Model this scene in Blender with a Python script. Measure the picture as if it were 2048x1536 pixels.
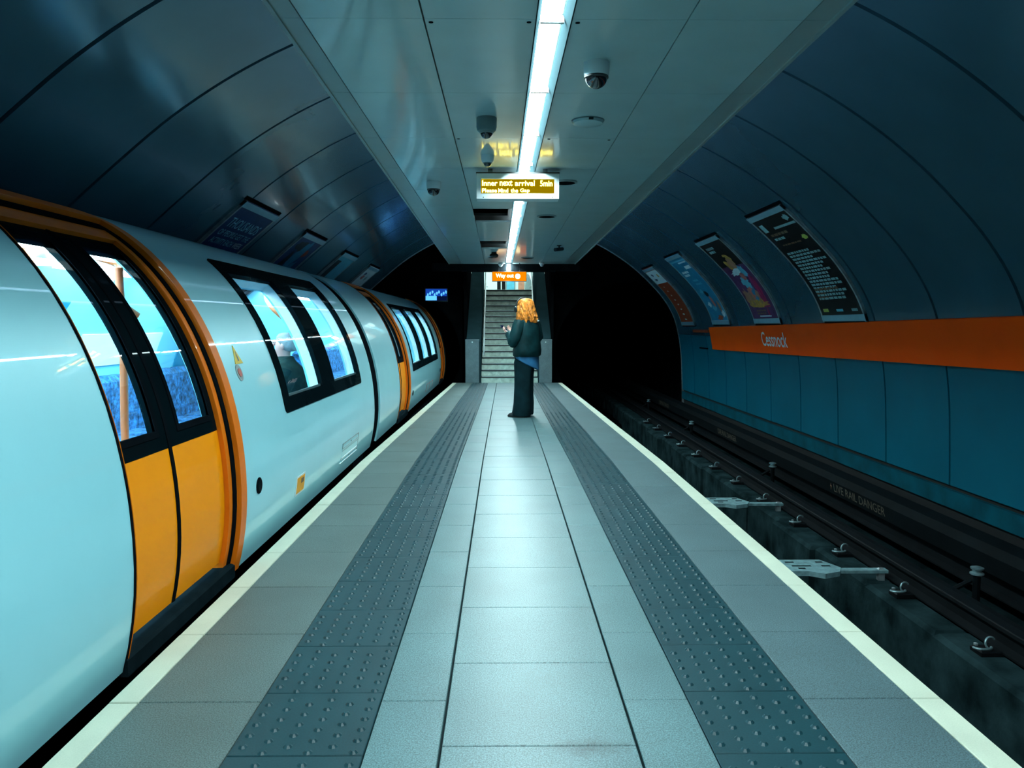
import bpy, bmesh, math, random
from mathutils import Vector, Matrix
import numpy as np
random.seed(7)
S = bpy.context.scene
for o in list(bpy.data.objects): bpy.data.objects.remove(o, do_unlink=True)
COL = S.collection
PI = math.pi

# ------------------------------------------------------------------ camera, world, exposure
cam_d = bpy.data.cameras.new('camera'); cam = bpy.data.objects.new('camera', cam_d); COL.objects.link(cam)
cam_d.sensor_width = 36.0; cam_d.lens = 27.246; cam_d.clip_start = 0.05; cam_d.clip_end = 200
cam.location = (0, 0, 1.32)
cam.rotation_euler = (math.radians(90 - 4.353), 0, math.radians(-0.663))
S.camera = cam
w = bpy.data.worlds.new('world'); S.world = w; w.use_nodes = True
w.node_tree.nodes['Background'].inputs[0].default_value = (0, 0, 0, 1)
w.node_tree.nodes['Background'].inputs[1].default_value = 0.0
S.view_settings.view_transform = 'Standard'; S.view_settings.look = 'None'
S.view_settings.exposure = 0.0; S.view_settings.gamma = 1.0; S.view_settings.use_curve_mapping = False
LAMP = 125.0            # fluorescent strip
TRAIN_LAMP = 40.0       # saloon lights
COVE_LAMP = 8.5        # blue strips on top of the suspended ceiling
HALL_LAMP = 26.0       # ticket hall above the stairs

# ------------------------------------------------------------------ materials
def pm(name, col, rough=0.5, metal=0.0, coat=0.0, coat_rough=0.05, var=0.0, vscale=8.0, bump=0.0, bscale=60.0,
       speck=0.0, sscale=220.0, spec=0.5, ior=1.5, detail=4.0, stain=False):
    m = bpy.data.materials.new(name); m.use_nodes = True
    nt = m.node_tree; b = nt.nodes['Principled BSDF']
    b.inputs['Base Color'].default_value = (*col, 1); b.inputs['Roughness'].default_value = rough
    b.inputs['Metallic'].default_value = metal; b.inputs['Coat Weight'].default_value = coat
    b.inputs['Coat Roughness'].default_value = coat_rough; b.inputs['Specular IOR Level'].default_value = spec
    b.inputs['IOR'].default_value = ior
    tc = nt.nodes.new('ShaderNodeTexCoord')
    last = None
    def mixnoise(prev, scale, amount, det):
        n = nt.nodes.new('ShaderNodeTexNoise'); n.inputs['Scale'].default_value = scale; n.inputs['Detail'].default_value = det
        nt.links.new(tc.outputs['Object'], n.inputs['Vector'])
        mr = nt.nodes.new('ShaderNodeMapRange'); mr.inputs[1].default_value = 0.3; mr.inputs[2].default_value = 0.7
        mr.inputs[3].default_value = 1 - amount; mr.inputs[4].default_value = 1 + amount
        nt.links.new(n.outputs['Fac'], mr.inputs[0])
        mx = nt.nodes.new('ShaderNodeMix'); mx.data_type = 'RGBA'; mx.blend_type = 'MULTIPLY'; mx.inputs[0].default_value = 1
        if prev is None: mx.inputs[6].default_value = (*col, 1)
        else: nt.links.new(prev, mx.inputs[6])
        nt.links.new(mr.outputs[0], mx.inputs[7])
        return mx.outputs[2]
    if var: last = mixnoise(last, vscale, var, detail)
    if speck: last = mixnoise(last, sscale, speck, 1.0)
    if stain:      # one dark spill on the paving
        vd = nt.nodes.new('ShaderNodeVectorMath'); vd.operation = 'SUBTRACT'; vd.inputs[1].default_value = (0.27, 2.335, 0)
        vm = nt.nodes.new('ShaderNodeVectorMath'); vm.operation = 'MULTIPLY'; vm.inputs[1].default_value = (7.0, 15.0, 0)
        vl = nt.nodes.new('ShaderNodeVectorMath'); vl.operation = 'LENGTH'
        sn = nt.nodes.new('ShaderNodeTexNoise'); sn.inputs['Scale'].default_value = 22
        ad = nt.nodes.new('ShaderNodeMath'); ad.operation = 'ADD'
        sr = nt.nodes.new('ShaderNodeMapRange'); sr.inputs[1].default_value = 0.7; sr.inputs[2].default_value = 1.5; sr.inputs[3].default_value = 0.55; sr.inputs[4].default_value = 1.0
        sm = nt.nodes.new('ShaderNodeMix'); sm.data_type = 'RGBA'; sm.blend_type = 'MULTIPLY'; sm.inputs[0].default_value = 1
        L_ = nt.links.new
        L_(tc.outputs['Object'], vd.inputs[0]); L_(vd.outputs[0], vm.inputs[0]); L_(vm.outputs[0], vl.inputs[0]); L_(tc.outputs['Object'], sn.inputs['Vector'])
        L_(vl.outputs['Value'], ad.inputs[0]); L_(sn.outputs['Fac'], ad.inputs[1]); L_(ad.outputs[0], sr.inputs[0]); L_(last, sm.inputs[6]); L_(sr.outputs[0], sm.inputs[7])
        last = sm.outputs[2]
    if last is not None: nt.links.new(last, b.inputs['Base Color'])
    if bump:
        n = nt.nodes.new('ShaderNodeTexNoise'); n.inputs['Scale'].default_value = bscale; n.inputs['Detail'].default_value = 2
        nt.links.new(tc.outputs['Object'], n.inputs['Vector'])
        bp = nt.nodes.new('ShaderNodeBump'); bp.inputs['Strength'].default_value = 1.0; bp.inputs['Distance'].default_value = bump
        nt.links.new(n.outputs['Fac'], bp.inputs['Height'])
        nt.links.new(bp.outputs[0], b.inputs['Normal'])
        nt.links.new(bp.outputs[0], b.inputs['Coat Normal'])
    return m

def em(name, col, strength):
    m = bpy.data.materials.new(name); m.use_nodes = True
    nt = m.node_tree; nt.nodes.remove(nt.nodes['Principled BSDF'])
    e = nt.nodes.new('ShaderNodeEmission'); e.inputs[0].default_value = (*col, 1); e.inputs[1].default_value = strength
    nt.links.new(e.outputs[0], nt.nodes['Material Output'].inputs[0])
    return m

def glass(name, tint, refl=0.09):
    m = bpy.data.materials.new(name); m.use_nodes = True
    nt = m.node_tree; nt.nodes.remove(nt.nodes['Principled BSDF'])
    t = nt.nodes.new('ShaderNodeBsdfTransparent'); t.inputs[0].default_value = (*tint, 1)
    g = nt.nodes.new('ShaderNodeBsdfGlossy'); g.inputs['Roughness'].default_value = 0.01
    lw = nt.nodes.new('ShaderNodeLayerWeight'); pw = nt.nodes.new('ShaderNodeMath'); pw.operation = 'POWER'; pw.inputs[1].default_value = 5.0
    mr = nt.nodes.new('ShaderNodeMapRange'); mr.inputs[3].default_value = 0.03; mr.inputs[4].default_value = 0.5
    nt.links.new(lw.outputs['Facing'], pw.inputs[0]); nt.links.new(pw.outputs[0], mr.inputs[0])
    mx = nt.nodes.new('ShaderNodeMixShader')
    nt.links.new(mr.outputs[0], mx.inputs[0]); nt.links.new(t.outputs[0], mx.inputs[1]); nt.links.new(g.outputs[0], mx.inputs[2])
    nt.links.new(mx.outputs[0], nt.nodes['Material Output'].inputs[0])
    return m

M = {}
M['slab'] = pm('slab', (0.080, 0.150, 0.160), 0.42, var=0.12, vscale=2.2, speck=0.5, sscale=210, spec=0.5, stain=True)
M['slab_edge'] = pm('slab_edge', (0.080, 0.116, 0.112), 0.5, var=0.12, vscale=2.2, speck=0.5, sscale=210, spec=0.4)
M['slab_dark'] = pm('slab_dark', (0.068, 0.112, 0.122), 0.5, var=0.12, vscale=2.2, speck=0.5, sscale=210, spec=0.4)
M['tactile'] = pm('tactile', (0.006, 0.037, 0.047), 0.42, var=0.10, vscale=3, speck=0.15, sscale=150, spec=0.35)
M['edge_white'] = pm('edge_white', (0.50, 0.53, 0.42), 0.6, var=0.06, vscale=5, speck=0.05)
M['grout'] = pm('grout', (0.008, 0.011, 0.014), 0.9, var=0.2, spec=0.0)
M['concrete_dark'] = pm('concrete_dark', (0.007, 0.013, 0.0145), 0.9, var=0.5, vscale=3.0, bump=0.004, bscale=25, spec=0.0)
M['soot'] = pm('soot', (0.0022, 0.003, 0.0035), 0.95, var=0.4, vscale=4, spec=0.0)
M['lintel'] = pm('lintel', (0.010, 0.013, 0.015), 0.9, var=0.2, spec=0.0)
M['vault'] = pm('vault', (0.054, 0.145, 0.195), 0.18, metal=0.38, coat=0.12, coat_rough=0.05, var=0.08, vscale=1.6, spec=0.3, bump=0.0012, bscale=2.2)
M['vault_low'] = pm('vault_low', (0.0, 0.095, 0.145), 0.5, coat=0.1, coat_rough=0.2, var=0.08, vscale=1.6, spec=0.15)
M['vault_back'] = pm('vault_back', (0.004, 0.005, 0.006), 0.95)
M['skirting'] = pm('skirting', (0.001, 0.060, 0.085), 0.6, var=0.35, vscale=4, spec=0.1)
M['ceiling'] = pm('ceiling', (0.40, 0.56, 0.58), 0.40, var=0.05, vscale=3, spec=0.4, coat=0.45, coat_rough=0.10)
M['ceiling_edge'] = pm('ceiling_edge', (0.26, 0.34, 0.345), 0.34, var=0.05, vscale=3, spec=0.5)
M['steel'] = pm('steel', (0.42, 0.52, 0.54), 0.32, metal=0.9, var=0.06)
M['lamp_side'] = pm('lamp_side', (0.016, 0.028, 0.032), 0.8, spec=0.0)
M['steel_dull'] = pm('steel_dull', (0.30, 0.36, 0.37), 0.5, metal=0.6, var=0.25, vscale=14)
M['galv'] = pm('galv', (0.15, 0.27, 0.29), 0.55, metal=0.1, var=0.35, vscale=20)
M['clip_steel'] = pm('clip_steel', (0.22, 0.33, 0.35), 0.4, metal=0.6, var=0.3, vscale=20)
M['rail'] = pm('rail', (0.0045, 0.0062, 0.0075), 0.6, metal=0.2, var=0.3, vscale=6, spec=0.12)
M['rail_cover'] = pm('rail_cover', (0.0025, 0.0045, 0.0055), 0.7, var=0.3, vscale=5, spec=0.06)
M['white_paint'] = pm('white_paint', (0.72, 0.80, 0.82), 0.4, var=0.03)
M['grey_paint'] = pm('grey_paint', (0.16, 0.24, 0.25), 0.4, var=0.05)
M['black'] = pm('black', (0.006, 0.009, 0.012), 0.35, var=0.1, coat=0.3)
M['black_matt'] = pm('black_matt', (0.004, 0.006, 0.008), 0.85, var=0.2, spec=0.0)
M['dome'] = pm('dome', (0.01, 0.012, 0.015), 0.06, coat=1.0, spec=0.7)
M['band'] = pm('band', (1.0, 0.080, 0.0), 0.6, var=0.05, vscale=3, spec=0.08)
M['lettering'] = pm('lettering', (0.75, 0.75, 0.78), 0.5, var=0.02)
M['body'] = pm('train_body', (0.37, 0.80, 0.89), 0.42, metal=0.12, coat=0.8, coat_rough=0.015, var=0.04, vscale=1.2, bump=0.0006, bscale=1.8)
M['orange'] = pm('train_orange', (1.0, 0.30, 0.0), 0.5, coat=0.15, coat_rough=0.03, var=0.03, vscale=2, spec=0.15)
M['orange_frame'] = pm('train_orange_frame', (0.78, 0.165, 0.003), 0.5, coat=0.25, coat_rough=0.04, var=0.08, vscale=6, spec=0.2)
M['train_black'] = pm('train_black', (0.002, 0.006, 0.008), 0.6, coat=0.06, coat_rough=0.02, var=0.1, spec=0.0)
M['rubber'] = pm('rubber', (0.004, 0.006, 0.008), 0.8, var=0.2, spec=0.0)
M['sill'] = pm('sill', (0.006, 0.012, 0.015), 0.8, var=0.2, vscale=10, spec=0.0)
M['glass'] = glass('train_glass', (0.84, 0.97, 1.0))
M['liner'] = pm('liner', (0.24, 0.68, 0.84), 0.5, var=0.04, vscale=2)
M['liner_white'] = pm('liner_white', (0.80, 0.92, 0.94), 0.4, var=0.03)
M['moquette'] = pm('moquette', (0.02, 0.11, 0.26), 0.9, var=0.8, vscale=14, speck=0.5, sscale=45)
M['moquette_plain'] = pm('moquette_plain', (0.03, 0.16, 0.36), 0.85, var=0.2, vscale=16)
M['pole'] = pm('pole', (0.62, 0.15, 0.05), 0.4, var=0.03)
M['train_floor'] = pm('train_floor', (0.05, 0.07, 0.08), 0.7, var=0.2)
M['train_light'] = em('train_light', (0.80, 0.97, 1.0), TRAIN_LAMP)
M['lamp'] = em('lamp', (0.72, 0.97, 1.0), LAMP)
M['cove'] = em('cove', (0.46, 0.72, 1.0), COVE_LAMP); M['cove_dim'] = em('cove_dim', (0.46, 0.72, 1.0), COVE_LAMP * 0.5)
M['hall_lamp'] = em('hall_lamp', (0.85, 0.98, 1.0), HALL_LAMP)
M['stair_lamp'] = em('stair_lamp', (0.85, 1.0, 0.96), 9.0)
M['hall_white'] = pm('hall_white', (0.62, 0.74, 0.72), 0.6, var=0.04)
M['stone'] = pm('stone', (0.40, 0.52, 0.45), 0.6, var=0.25, vscale=10, speck=0.2, sscale=120)
M['granite'] = pm('granite', (0.075, 0.12, 0.13), 0.45, var=0.12, vscale=8, speck=0.25, sscale=150)
M['nosing'] = pm('nosing', (0.012, 0.016, 0.018), 0.45, var=0.2)
M['nose_line'] = pm('nose_line', (0.50, 0.62, 0.62), 0.35, metal=0.6, var=0.1)
M['parapet'] = pm('parapet', (0.012, 0.030, 0.035), 0.85, var=0.15, vscale=4, spec=0.0)
M['amber'] = em('amber', (1.0, 0.80, 0.10), 18.0)
M['amber_bg'] = em('amber_bg', (0.75, 0.48, 0.0), 0.42)
M['exit_bg'] = em('exit_bg', (1.0, 0.22, 0.0), 1.25)
M['exit_text'] = em('exit_text', (1.0, 0.86, 0.45), 6.0)
M['screen_blue'] = em('screen_blue', (0.01, 0.08, 0.55), 0.7)
M['screen_cyan'] = em('screen_cyan', (0.10, 0.45, 1.0), 1.6)
M['screen_dark'] = em('screen_dark', (0.005, 0.02, 0.12), 0.3)
M['alu'] = pm('alu', (0.26, 0.50, 0.60), 0.35, metal=0.35, var=0.06)
M['p_black'] = pm('p_black', (0.004, 0.006, 0.008), 0.4, spec=0.15, var=0.1)
M['p_teal'] = pm('p_teal', (0.22, 0.40, 0.42), 0.5, var=0.15, vscale=40, spec=0.15)
M['p_brown'] = pm('p_brown', (0.17, 0.10, 0.06), 0.5, var=0.1, spec=0.15)
M['faded'] = pm('faded_paint', (0.075, 0.06, 0.04), 0.8, var=0.5, vscale=30)
M['p_text'] = pm('p_text', (0.30, 0.66, 0.78), 0.5, spec=0.1)
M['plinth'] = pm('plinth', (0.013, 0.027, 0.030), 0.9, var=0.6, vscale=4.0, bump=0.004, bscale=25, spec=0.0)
M['p_green'] = pm('p_green', (0.42, 0.50, 0.08), 0.5, var=0.1)
M['p_white'] = pm('p_white', (0.62, 0.74, 0.76), 0.5, var=0.05, spec=0.15)
M['p_blue'] = pm('p_blue', (0.010, 0.085, 0.20), 0.4, spec=0.15, var=0.1)
M['p_blue_mid'] = pm('p_blue_mid', (0.015, 0.20, 0.34), 0.4, var=0.2, vscale=5, spec=0.15)
M['p_blue_lt'] = pm('p_blue_lt', (0.10, 0.42, 0.55), 0.5, var=0.1, spec=0.15)
M['p_navy'] = pm('p_navy', (0.008, 0.035, 0.14), 0.4, var=0.2, spec=0.15)
M['p_red'] = pm('p_red', (0.30, 0.045, 0.015), 0.5, var=0.12, vscale=5, spec=0.15)
M['p_pink'] = pm('p_pink', (0.52, 0.12, 0.10), 0.5, var=0.2)
M['p_magenta'] = pm('p_magenta', (0.34, 0.015, 0.09), 0.5, var=0.3, spec=0.15)
M['p_purple'] = pm('p_purple', (0.09, 0.025, 0.10), 0.5, var=0.3, vscale=9, spec=0.15)
M['p_gold'] = pm('p_gold', (0.48, 0.22, 0.02), 0.5, var=0.4, vscale=14)
M['p_skin'] = pm('p_skin', (0.38, 0.16, 0.09), 0.5, var=0.2)
M['yellow'] = pm('yellow', (0.62, 0.42, 0.02), 0.5, var=0.05)
M['amber_paint'] = pm('amber_paint', (0.85, 0.36, 0.005), 0.5, var=0.08, vscale=20)
M['skin'] = pm('skin', (0.62, 0.36, 0.30), 0.5, var=0.05)
M['skin_pass'] = pm('skin_passenger', (0.62, 0.30, 0.26), 0.55, var=0.05)
M['hair_red'] = pm('hair_red', (0.60, 0.19, 0.022), 0.5, var=0.6, vscale=26, bump=0.006, bscale=60, spec=0.3)
M['hair_grey'] = pm('hair_grey', (0.26, 0.26, 0.27), 0.7, var=0.2, vscale=40)
M['jacket'] = pm('jacket', (0.004, 0.028, 0.032), 0.6, var=0.4, vscale=9, bump=0.006, bscale=14, spec=0.12)
M['shirt'] = pm('shirt', (0.015, 0.13, 0.28), 0.8, var=0.2, vscale=12)
M['jeans'] = pm('jeans', (0.004, 0.018, 0.023), 0.9, var=0.25, vscale=9, bump=0.004, bscale=10, spec=0.1)
M['shoe'] = pm('shoe', (0.006, 0.008, 0.009), 0.5, var=0.1)
M['coat'] = pm('coat', (0.012, 0.028, 0.026), 0.85, var=0.3, vscale=14, spec=0.1)

# ------------------------------------------------------------------ mesh helpers
class MB:
    def __init__(s): s.v = []; s.f = []
    def add(s, verts, faces):
        n = len(s.v); s.v += [tuple(p) for p in verts]; s.f += [tuple(i + n for i in f) for f in faces]; return s
    def box(s, x0, x1, y0, y1, z0, z1, mp=None):
        vs = [(x, y, z) for x in (x0, x1) for y in (y0, y1) for z in (z0, z1)]
        if mp: vs = [mp(Vector(p)) for p in vs]
        return s.add(vs, [(0, 1, 3, 2), (4, 6, 7, 5), (0, 4, 5, 1), (2, 3, 7, 6), (0, 2, 6, 4), (1, 5, 7, 3)])
    def chamfer(s, x0, x1, y0, y1, z0, z1, c=0.004, mp=None):   # box with a chamfered top rim
        vs = [(x0, y0, z0), (x1, y0, z0), (x1, y1, z0), (x0, y1, z0), (x0, y0, z1 - c), (x1, y0, z1 - c), (x1, y1, z1 - c), (x0, y1, z1 - c),
              (x0 + c, y0 + c, z1), (x1 - c, y0 + c, z1), (x1 - c, y1 - c, z1), (x0 + c, y1 - c, z1)]
        if mp: vs = [mp(Vector(p)) for p in vs]
        return s.add(vs, [(3, 2, 1, 0), (0, 1, 5, 4), (1, 2, 6, 5), (2, 3, 7, 6), (3, 0, 4, 7), (4, 5, 9, 8), (5, 6, 10, 9), (6, 7, 11, 10), (7, 4, 8, 11), (8, 9, 10, 11)])
    def tube(s, pts, r, n=10, cap=True):
        pts = [Vector(p) for p in pts]; rr = r if isinstance(r, (list, tuple)) else [r] * len(pts)
        rings = []; up = None
        for i, p in enumerate(pts):
            d = (pts[min(i + 1, len(pts) - 1)] - pts[max(i - 1, 0)]).normalized()
            if up is None: up = d.orthogonal().normalized()
            else:
                up = (up - d * up.dot(d))
                up = up.normalized() if up.length > 1e-6 else d.orthogonal().normalized()
            b = d.cross(up)
            rings.append([p + (up * math.cos(2 * PI * k / n) + b * math.sin(2 * PI * k / n)) * rr[i] for k in range(n)])
        return s.rings(rings, cap)
    def rings(s, rings, cap=True, close=False):
        n = len(rings[0]); vs = [p for r in rings for p in r]; fs = []
        m = len(rings)
        for i in range(m if close else m - 1):
            j = (i + 1) % m
            for k in range(n):
                k2 = (k + 1) % n
                fs.append((i * n + k, i * n + k2, j * n + k2, j * n + k))
        if cap and not close:
            fs.append(tuple(range(n - 1, -1, -1))); fs.append(tuple((m - 1) * n + k for k in range(n)))
        return s.add(vs, fs)
    def lathe(s, prof, c=(0, 0, 0), n=24, ax='Z'):
        rings = []
        for r, h in prof:
            ring = []
            for k in range(n):
                a = 2 * PI * k / n; p = (r * math.cos(a), r * math.sin(a), h)
                if ax == 'X': p = (h, p[0], p[1])
                if ax == 'Y': p = (p[1], h, p[0])
                ring.append(Vector(p) + Vector(c))
            rings.append(ring)
        return s.rings(rings)
    def ell(s, c, r, n=16, m=10, mp=None):
        rings = []
        for i in range(1, m):
            th = PI * i / m
            rings.append([Vector((c[0] + r[0] * math.sin(th) * math.cos(2 * PI * k / n), c[1] + r[1] * math.sin(th) * math.sin(2 * PI * k / n), c[2] + r[2] * math.cos(th))) for k in range(n)])
        if mp: rings = [[mp(p) for p in q] for q in rings]
        return s.rings(rings)
    def sheet(s, P, us, vs, front, back, skip=None):   # a curved plate of some thickness with cells left out
        nu, nv = len(us), len(vs)
        base = [P(u, v, front) for u in us for v in vs] + [P(u, v, back) for u in us for v in vs]
        N = nu * nv; idx = lambda i, j: i * nv + j; fs = []
        on = [[not (skip and skip((us[i] + us[i + 1]) / 2, (vs[j] + vs[j + 1]) / 2)) for j in range(nv - 1)] for i in range(nu - 1)]
        g = lambda i, j: 0 <= i < nu - 1 and 0 <= j < nv - 1 and on[i][j]
        for i in range(nu - 1):
            for j in range(nv - 1):
                if not on[i][j]: continue
                a, b, c, d = idx(i, j), idx(i + 1, j), idx(i + 1, j + 1), idx(i, j + 1)
                fs.append((a, b, c, d)); fs.append((d + N, c + N, b + N, a + N))
                if not g(i, j - 1): fs.append((b, a, a + N, b + N))
                if not g(i + 1, j): fs.append((c, b, b + N, c + N))
                if not g(i, j + 1): fs.append((d, c, c + N, d + N))
                if not g(i - 1, j): fs.append((a, d, d + N, a + N))
        used = sorted({i for f in fs for i in f}); mp = {o: n for n, o in enumerate(used)}
        return s.add([base[i] for i in used], [tuple(mp[i] for i in f) for f in fs])
    def build(s, name, mat, parent=None, smooth=None, recalc=True):
        me = bpy.data.meshes.new(name); me.from_pydata(s.v, [], s.f)
        if recalc:
            bm = bmesh.new(); bm.from_mesh(me); bmesh.ops.recalc_face_normals(bm, faces=bm.faces); bm.to_mesh(me); bm.free()
        if mat: me.materials.append(mat)
        if smooth is not None:
            me.polygons.foreach_set('use_smooth', [True] * len(me.polygons))
            me.set_sharp_from_angle(angle=math.radians(smooth))
        me.update()
        return link(name, me, parent)

def world_of(o):
    return o.matrix_basis.copy() if o.parent is None else world_of(o.parent) @ o.matrix_parent_inverse @ o.matrix_basis
def link(name, data, parent=None):
    o = bpy.data.objects.new(name, data); COL.objects.link(o)
    if parent is not None:
        o.parent = parent
        o.matrix_parent_inverse = world_of(parent).inverted()
    return o
def thing(name, label, cat, loc=(0, 0, 0), group=None):
    o = bpy.data.objects.new(name, None); COL.objects.link(o); o.location = loc
    o['label'] = label; o['category'] = cat
    if group: o['group'] = group
    return o
def tag(o, label, cat, group=None):
    o['label'] = label; o['category'] = cat
    if group: o['group'] = group
    return o
def struct(o, label=None):
    o['kind'] = 'structure'
    if label: o['label'] = label
    return o
def merge(a, *obs):
    return a

def text_mesh(txt, size=1.0, space=1.0, bold=0.0):
    cu = bpy.data.curves.new('t', 'FONT'); cu.body = txt; cu.size = size; cu.space_character = space; cu.resolution_u = 3; cu.offset = bold
    ob = bpy.data.objects.new('t', cu); COL.objects.link(ob)
    dg = bpy.context.evaluated_depsgraph_get(); me = bpy.data.meshes.new_from_object(ob.evaluated_get(dg))
    vs = [tuple(v.co) for v in me.vertices]; fs = [tuple(p.vertices) for p in me.polygons]
    bpy.data.objects.remove(ob); bpy.data.curves.remove(cu); bpy.data.meshes.remove(me)
    return vs, fs
def text_on(P, txt, u0, v0, width, height, mat, parent, name='lettering', o=0.001, align=0, bold=0.0, thick=0.0015):
    """text stretched to width x height with its lower left corner at (u0,v0) of the surface P(u,v,offset)"""
    vs, fs = text_mesh(txt, bold=bold)
    xs = [p[0] for p in vs]; ys = [p[1] for p in vs]
    x0, x1, y0, y1 = min(xs), max(xs), min(ys), max(ys)
    uv = [((p[0] - x0) / (x1 - x0) * width + u0, (p[1] - y0) / (y1 - y0) * height + v0) for p in vs]
    mb = MB(); n = len(uv)
    vv = [P(u, v, o) for u, v in uv] + [P(u, v, o - thick) for u, v in uv]
    mb.add(vv[:n], fs)
    return mb.build(name, mat, parent, recalc=False)

def skin_mesh(joints, edges, sub=2):
    names = list(joints); ix = {n: i for i, n in enumerate(names)}
    me = bpy.data.meshes.new('sk'); me.from_pydata([joints[n][0] for n in names], [(ix[a], ix[b]) for a, b in edges], [])
    ob = bpy.data.objects.new('sk', me); COL.objects.link(ob)
    ob.modifiers.new('s', 'SKIN')
    for n in names:
        r = joints[n][1]; sv = me.skin_vertices[0].data[ix[n]]
        sv.radius = r if isinstance(r, (tuple, list)) else (r, r)
    me.skin_vertices[0].data[0].use_root = True
    if sub:
        m = ob.modifiers.new('u', 'SUBSURF'); m.levels = sub; m.render_levels = sub
    dg = bpy.context.evaluated_depsgraph_get(); e = bpy.data.meshes.new_from_object(ob.evaluated_get(dg))
    vs = [Vector(v.co) for v in e.vertices]; fs = [tuple(p.vertices) for p in e.polygons]
    bpy.data.objects.remove(ob); bpy.data.meshes.remove(me); bpy.data.meshes.remove(e)
    return vs, fs
def lin(a, b, n): return [a + (b - a) * i / n for i in range(n + 1)]
def merge_breaks(lo, hi, step, *brk):
    b = sorted({round(x, 5) for x in (lo, hi) + brk if lo - 1e-6 <= x <= hi + 1e-6}); out = [b[0]]
    for x in b[1:]:
        n = max(1, int(math.ceil((x - out[-1]) / step))); out += lin(out[-1], x, n)[1:]
    return out

# ------------------------------------------------------------------ vault profile (right half; left mirrors about X=0.26)
CTL = [(3.985, -1.25), (3.985, -0.6), (3.975, -0.1), (3.96, 0.3), (3.94, 0.65), (3.89, 1.02), (3.79, 1.42), (3.66, 1.70), (3.47, 1.97), (3.26, 2.20), (3.0, 2.45),
       (2.7, 2.69), (2.35, 2.92), (1.99, 3.11), (1.6, 3.27), (1.2, 3.40), (0.75, 3.49), (0.26, 3.53)]
def catmull(c, n=8):
    out = []
    for i in range(len(c) - 1):
        p0, p1, p2, p3 = c[max(i - 1, 0)], c[i], c[i + 1], c[min(i + 2, len(c) - 1)]
        for k in range(n):
            t = k / n
            out.append(tuple(0.5 * ((2 * p1[d]) + (-p0[d] + p2[d]) * t + (2 * p0[d] - 5 * p1[d] + 4 * p2[d] - p3[d]) * t * t + (-p0[d] + 3 * p1[d] - 3 * p2[d] + p3[d]) * t ** 3) for d in (0, 1)))
    out.append(c[-1]); return np.array(out)
CTL_L = [(4.30, -1.25), (4.32, -0.3), (4.30, 0.3), (4.25, 0.8), (4.12, 1.22), (3.92, 1.56), (3.64, 1.88), (3.36, 2.14)] + CTL[10:]   # left wall clears the train
def prep(c):
    p = catmull(c); a = np.concatenate([[0], np.cumsum(np.hypot(*(p[1:] - p[:-1]).T))]); return p, a, np.gradient(p, a, axis=0)
PROF = {1: prep(CTL), -1: prep(CTL_L)}
def s_of_z(z, side=1): return float(np.interp(z, PROF[side][0][:, 1], PROF[side][1]))
def wallpt(side, Y, s, o=0.0):      # o>0 stands proud into the station
    p, a, t = PROF[side]
    x = float(np.interp(s, a, p[:, 0])); z = float(np.interp(s, a, p[:, 1]))
    tx = float(np.interp(s, a, t[:, 0])); tz = float(np.interp(s, a, t[:, 1])); l = math.hypot(tx, tz)
    x += -tz / l * o; z += tx / l * o
    if side < 0: x = 0.52 - x
    return Vector((x, Y, z))
YEND = 17.07; YB = -5.0

def vault_side(side, y_first):
    w = MB()
    ss = merge_breaks(s_of_z(-1.2, side), float(PROF[side][1][-1]), 0.22)
    w.sheet(lambda u, v, o: wallpt(side, u, v, o), [YB, 0, 6, 12, YEND], ss, -0.03, -0.12)
    nm = 'wall_right' if side > 0 else 'wall_left'
    wall = struct(w.build(nm, M['vault_back'], smooth=40))
    zsplit = 1.12
    k = math.ceil((YB - y_first) / 1.15)
    while True:
        a = max(y_first + 1.15 * k, YB); b = min(y_first + 1.15 * (k + 1), YEND); k += 1
        if a >= YEND - 0.02: break
        p = MB(); g = 0.018
        p.sheet(lambda u, v, o: wallpt(side, u, v, o), [a + g, a + g + 0.012, b - g - 0.012, b - g], merge_breaks(s_of_z(zsplit, side), s_of_z(3.45, side), 0.10), 0.0, -0.028,)
        p.build('wall_panel', M['vault'], wall, smooth=40)
        p = MB()
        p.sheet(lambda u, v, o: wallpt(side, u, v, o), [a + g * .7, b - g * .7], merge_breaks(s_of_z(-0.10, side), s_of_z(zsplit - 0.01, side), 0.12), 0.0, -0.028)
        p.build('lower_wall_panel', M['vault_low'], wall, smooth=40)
    # folded metal strip finishing the far edge of the lining
    e = MB(); e.sheet(lambda u, v, o: wallpt(side, u, v, o), [YEND, YEND + 0.02], merge_breaks(s_of_z(-0.4, side), s_of_z(3.45, side), 0.12), 0.012, -0.12)
    e.build('edge_strip', M['steel_dull'], wall, smooth=40)
    b = MB(); b.sheet(lambda u, v, o: wallpt(side, u, v, o), [YB, 6, YEND], merge_breaks(s_of_z(-0.30, side), s_of_z(-0.142, side), 0.1), 0.012, -0.04)
    struct(b.build('baseboard_right' if side > 0 else 'baseboard_left', M['skirting'], smooth=40))
    return wall
vault_side(1, 4.47); vault_side(-1, 4.10)

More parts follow.
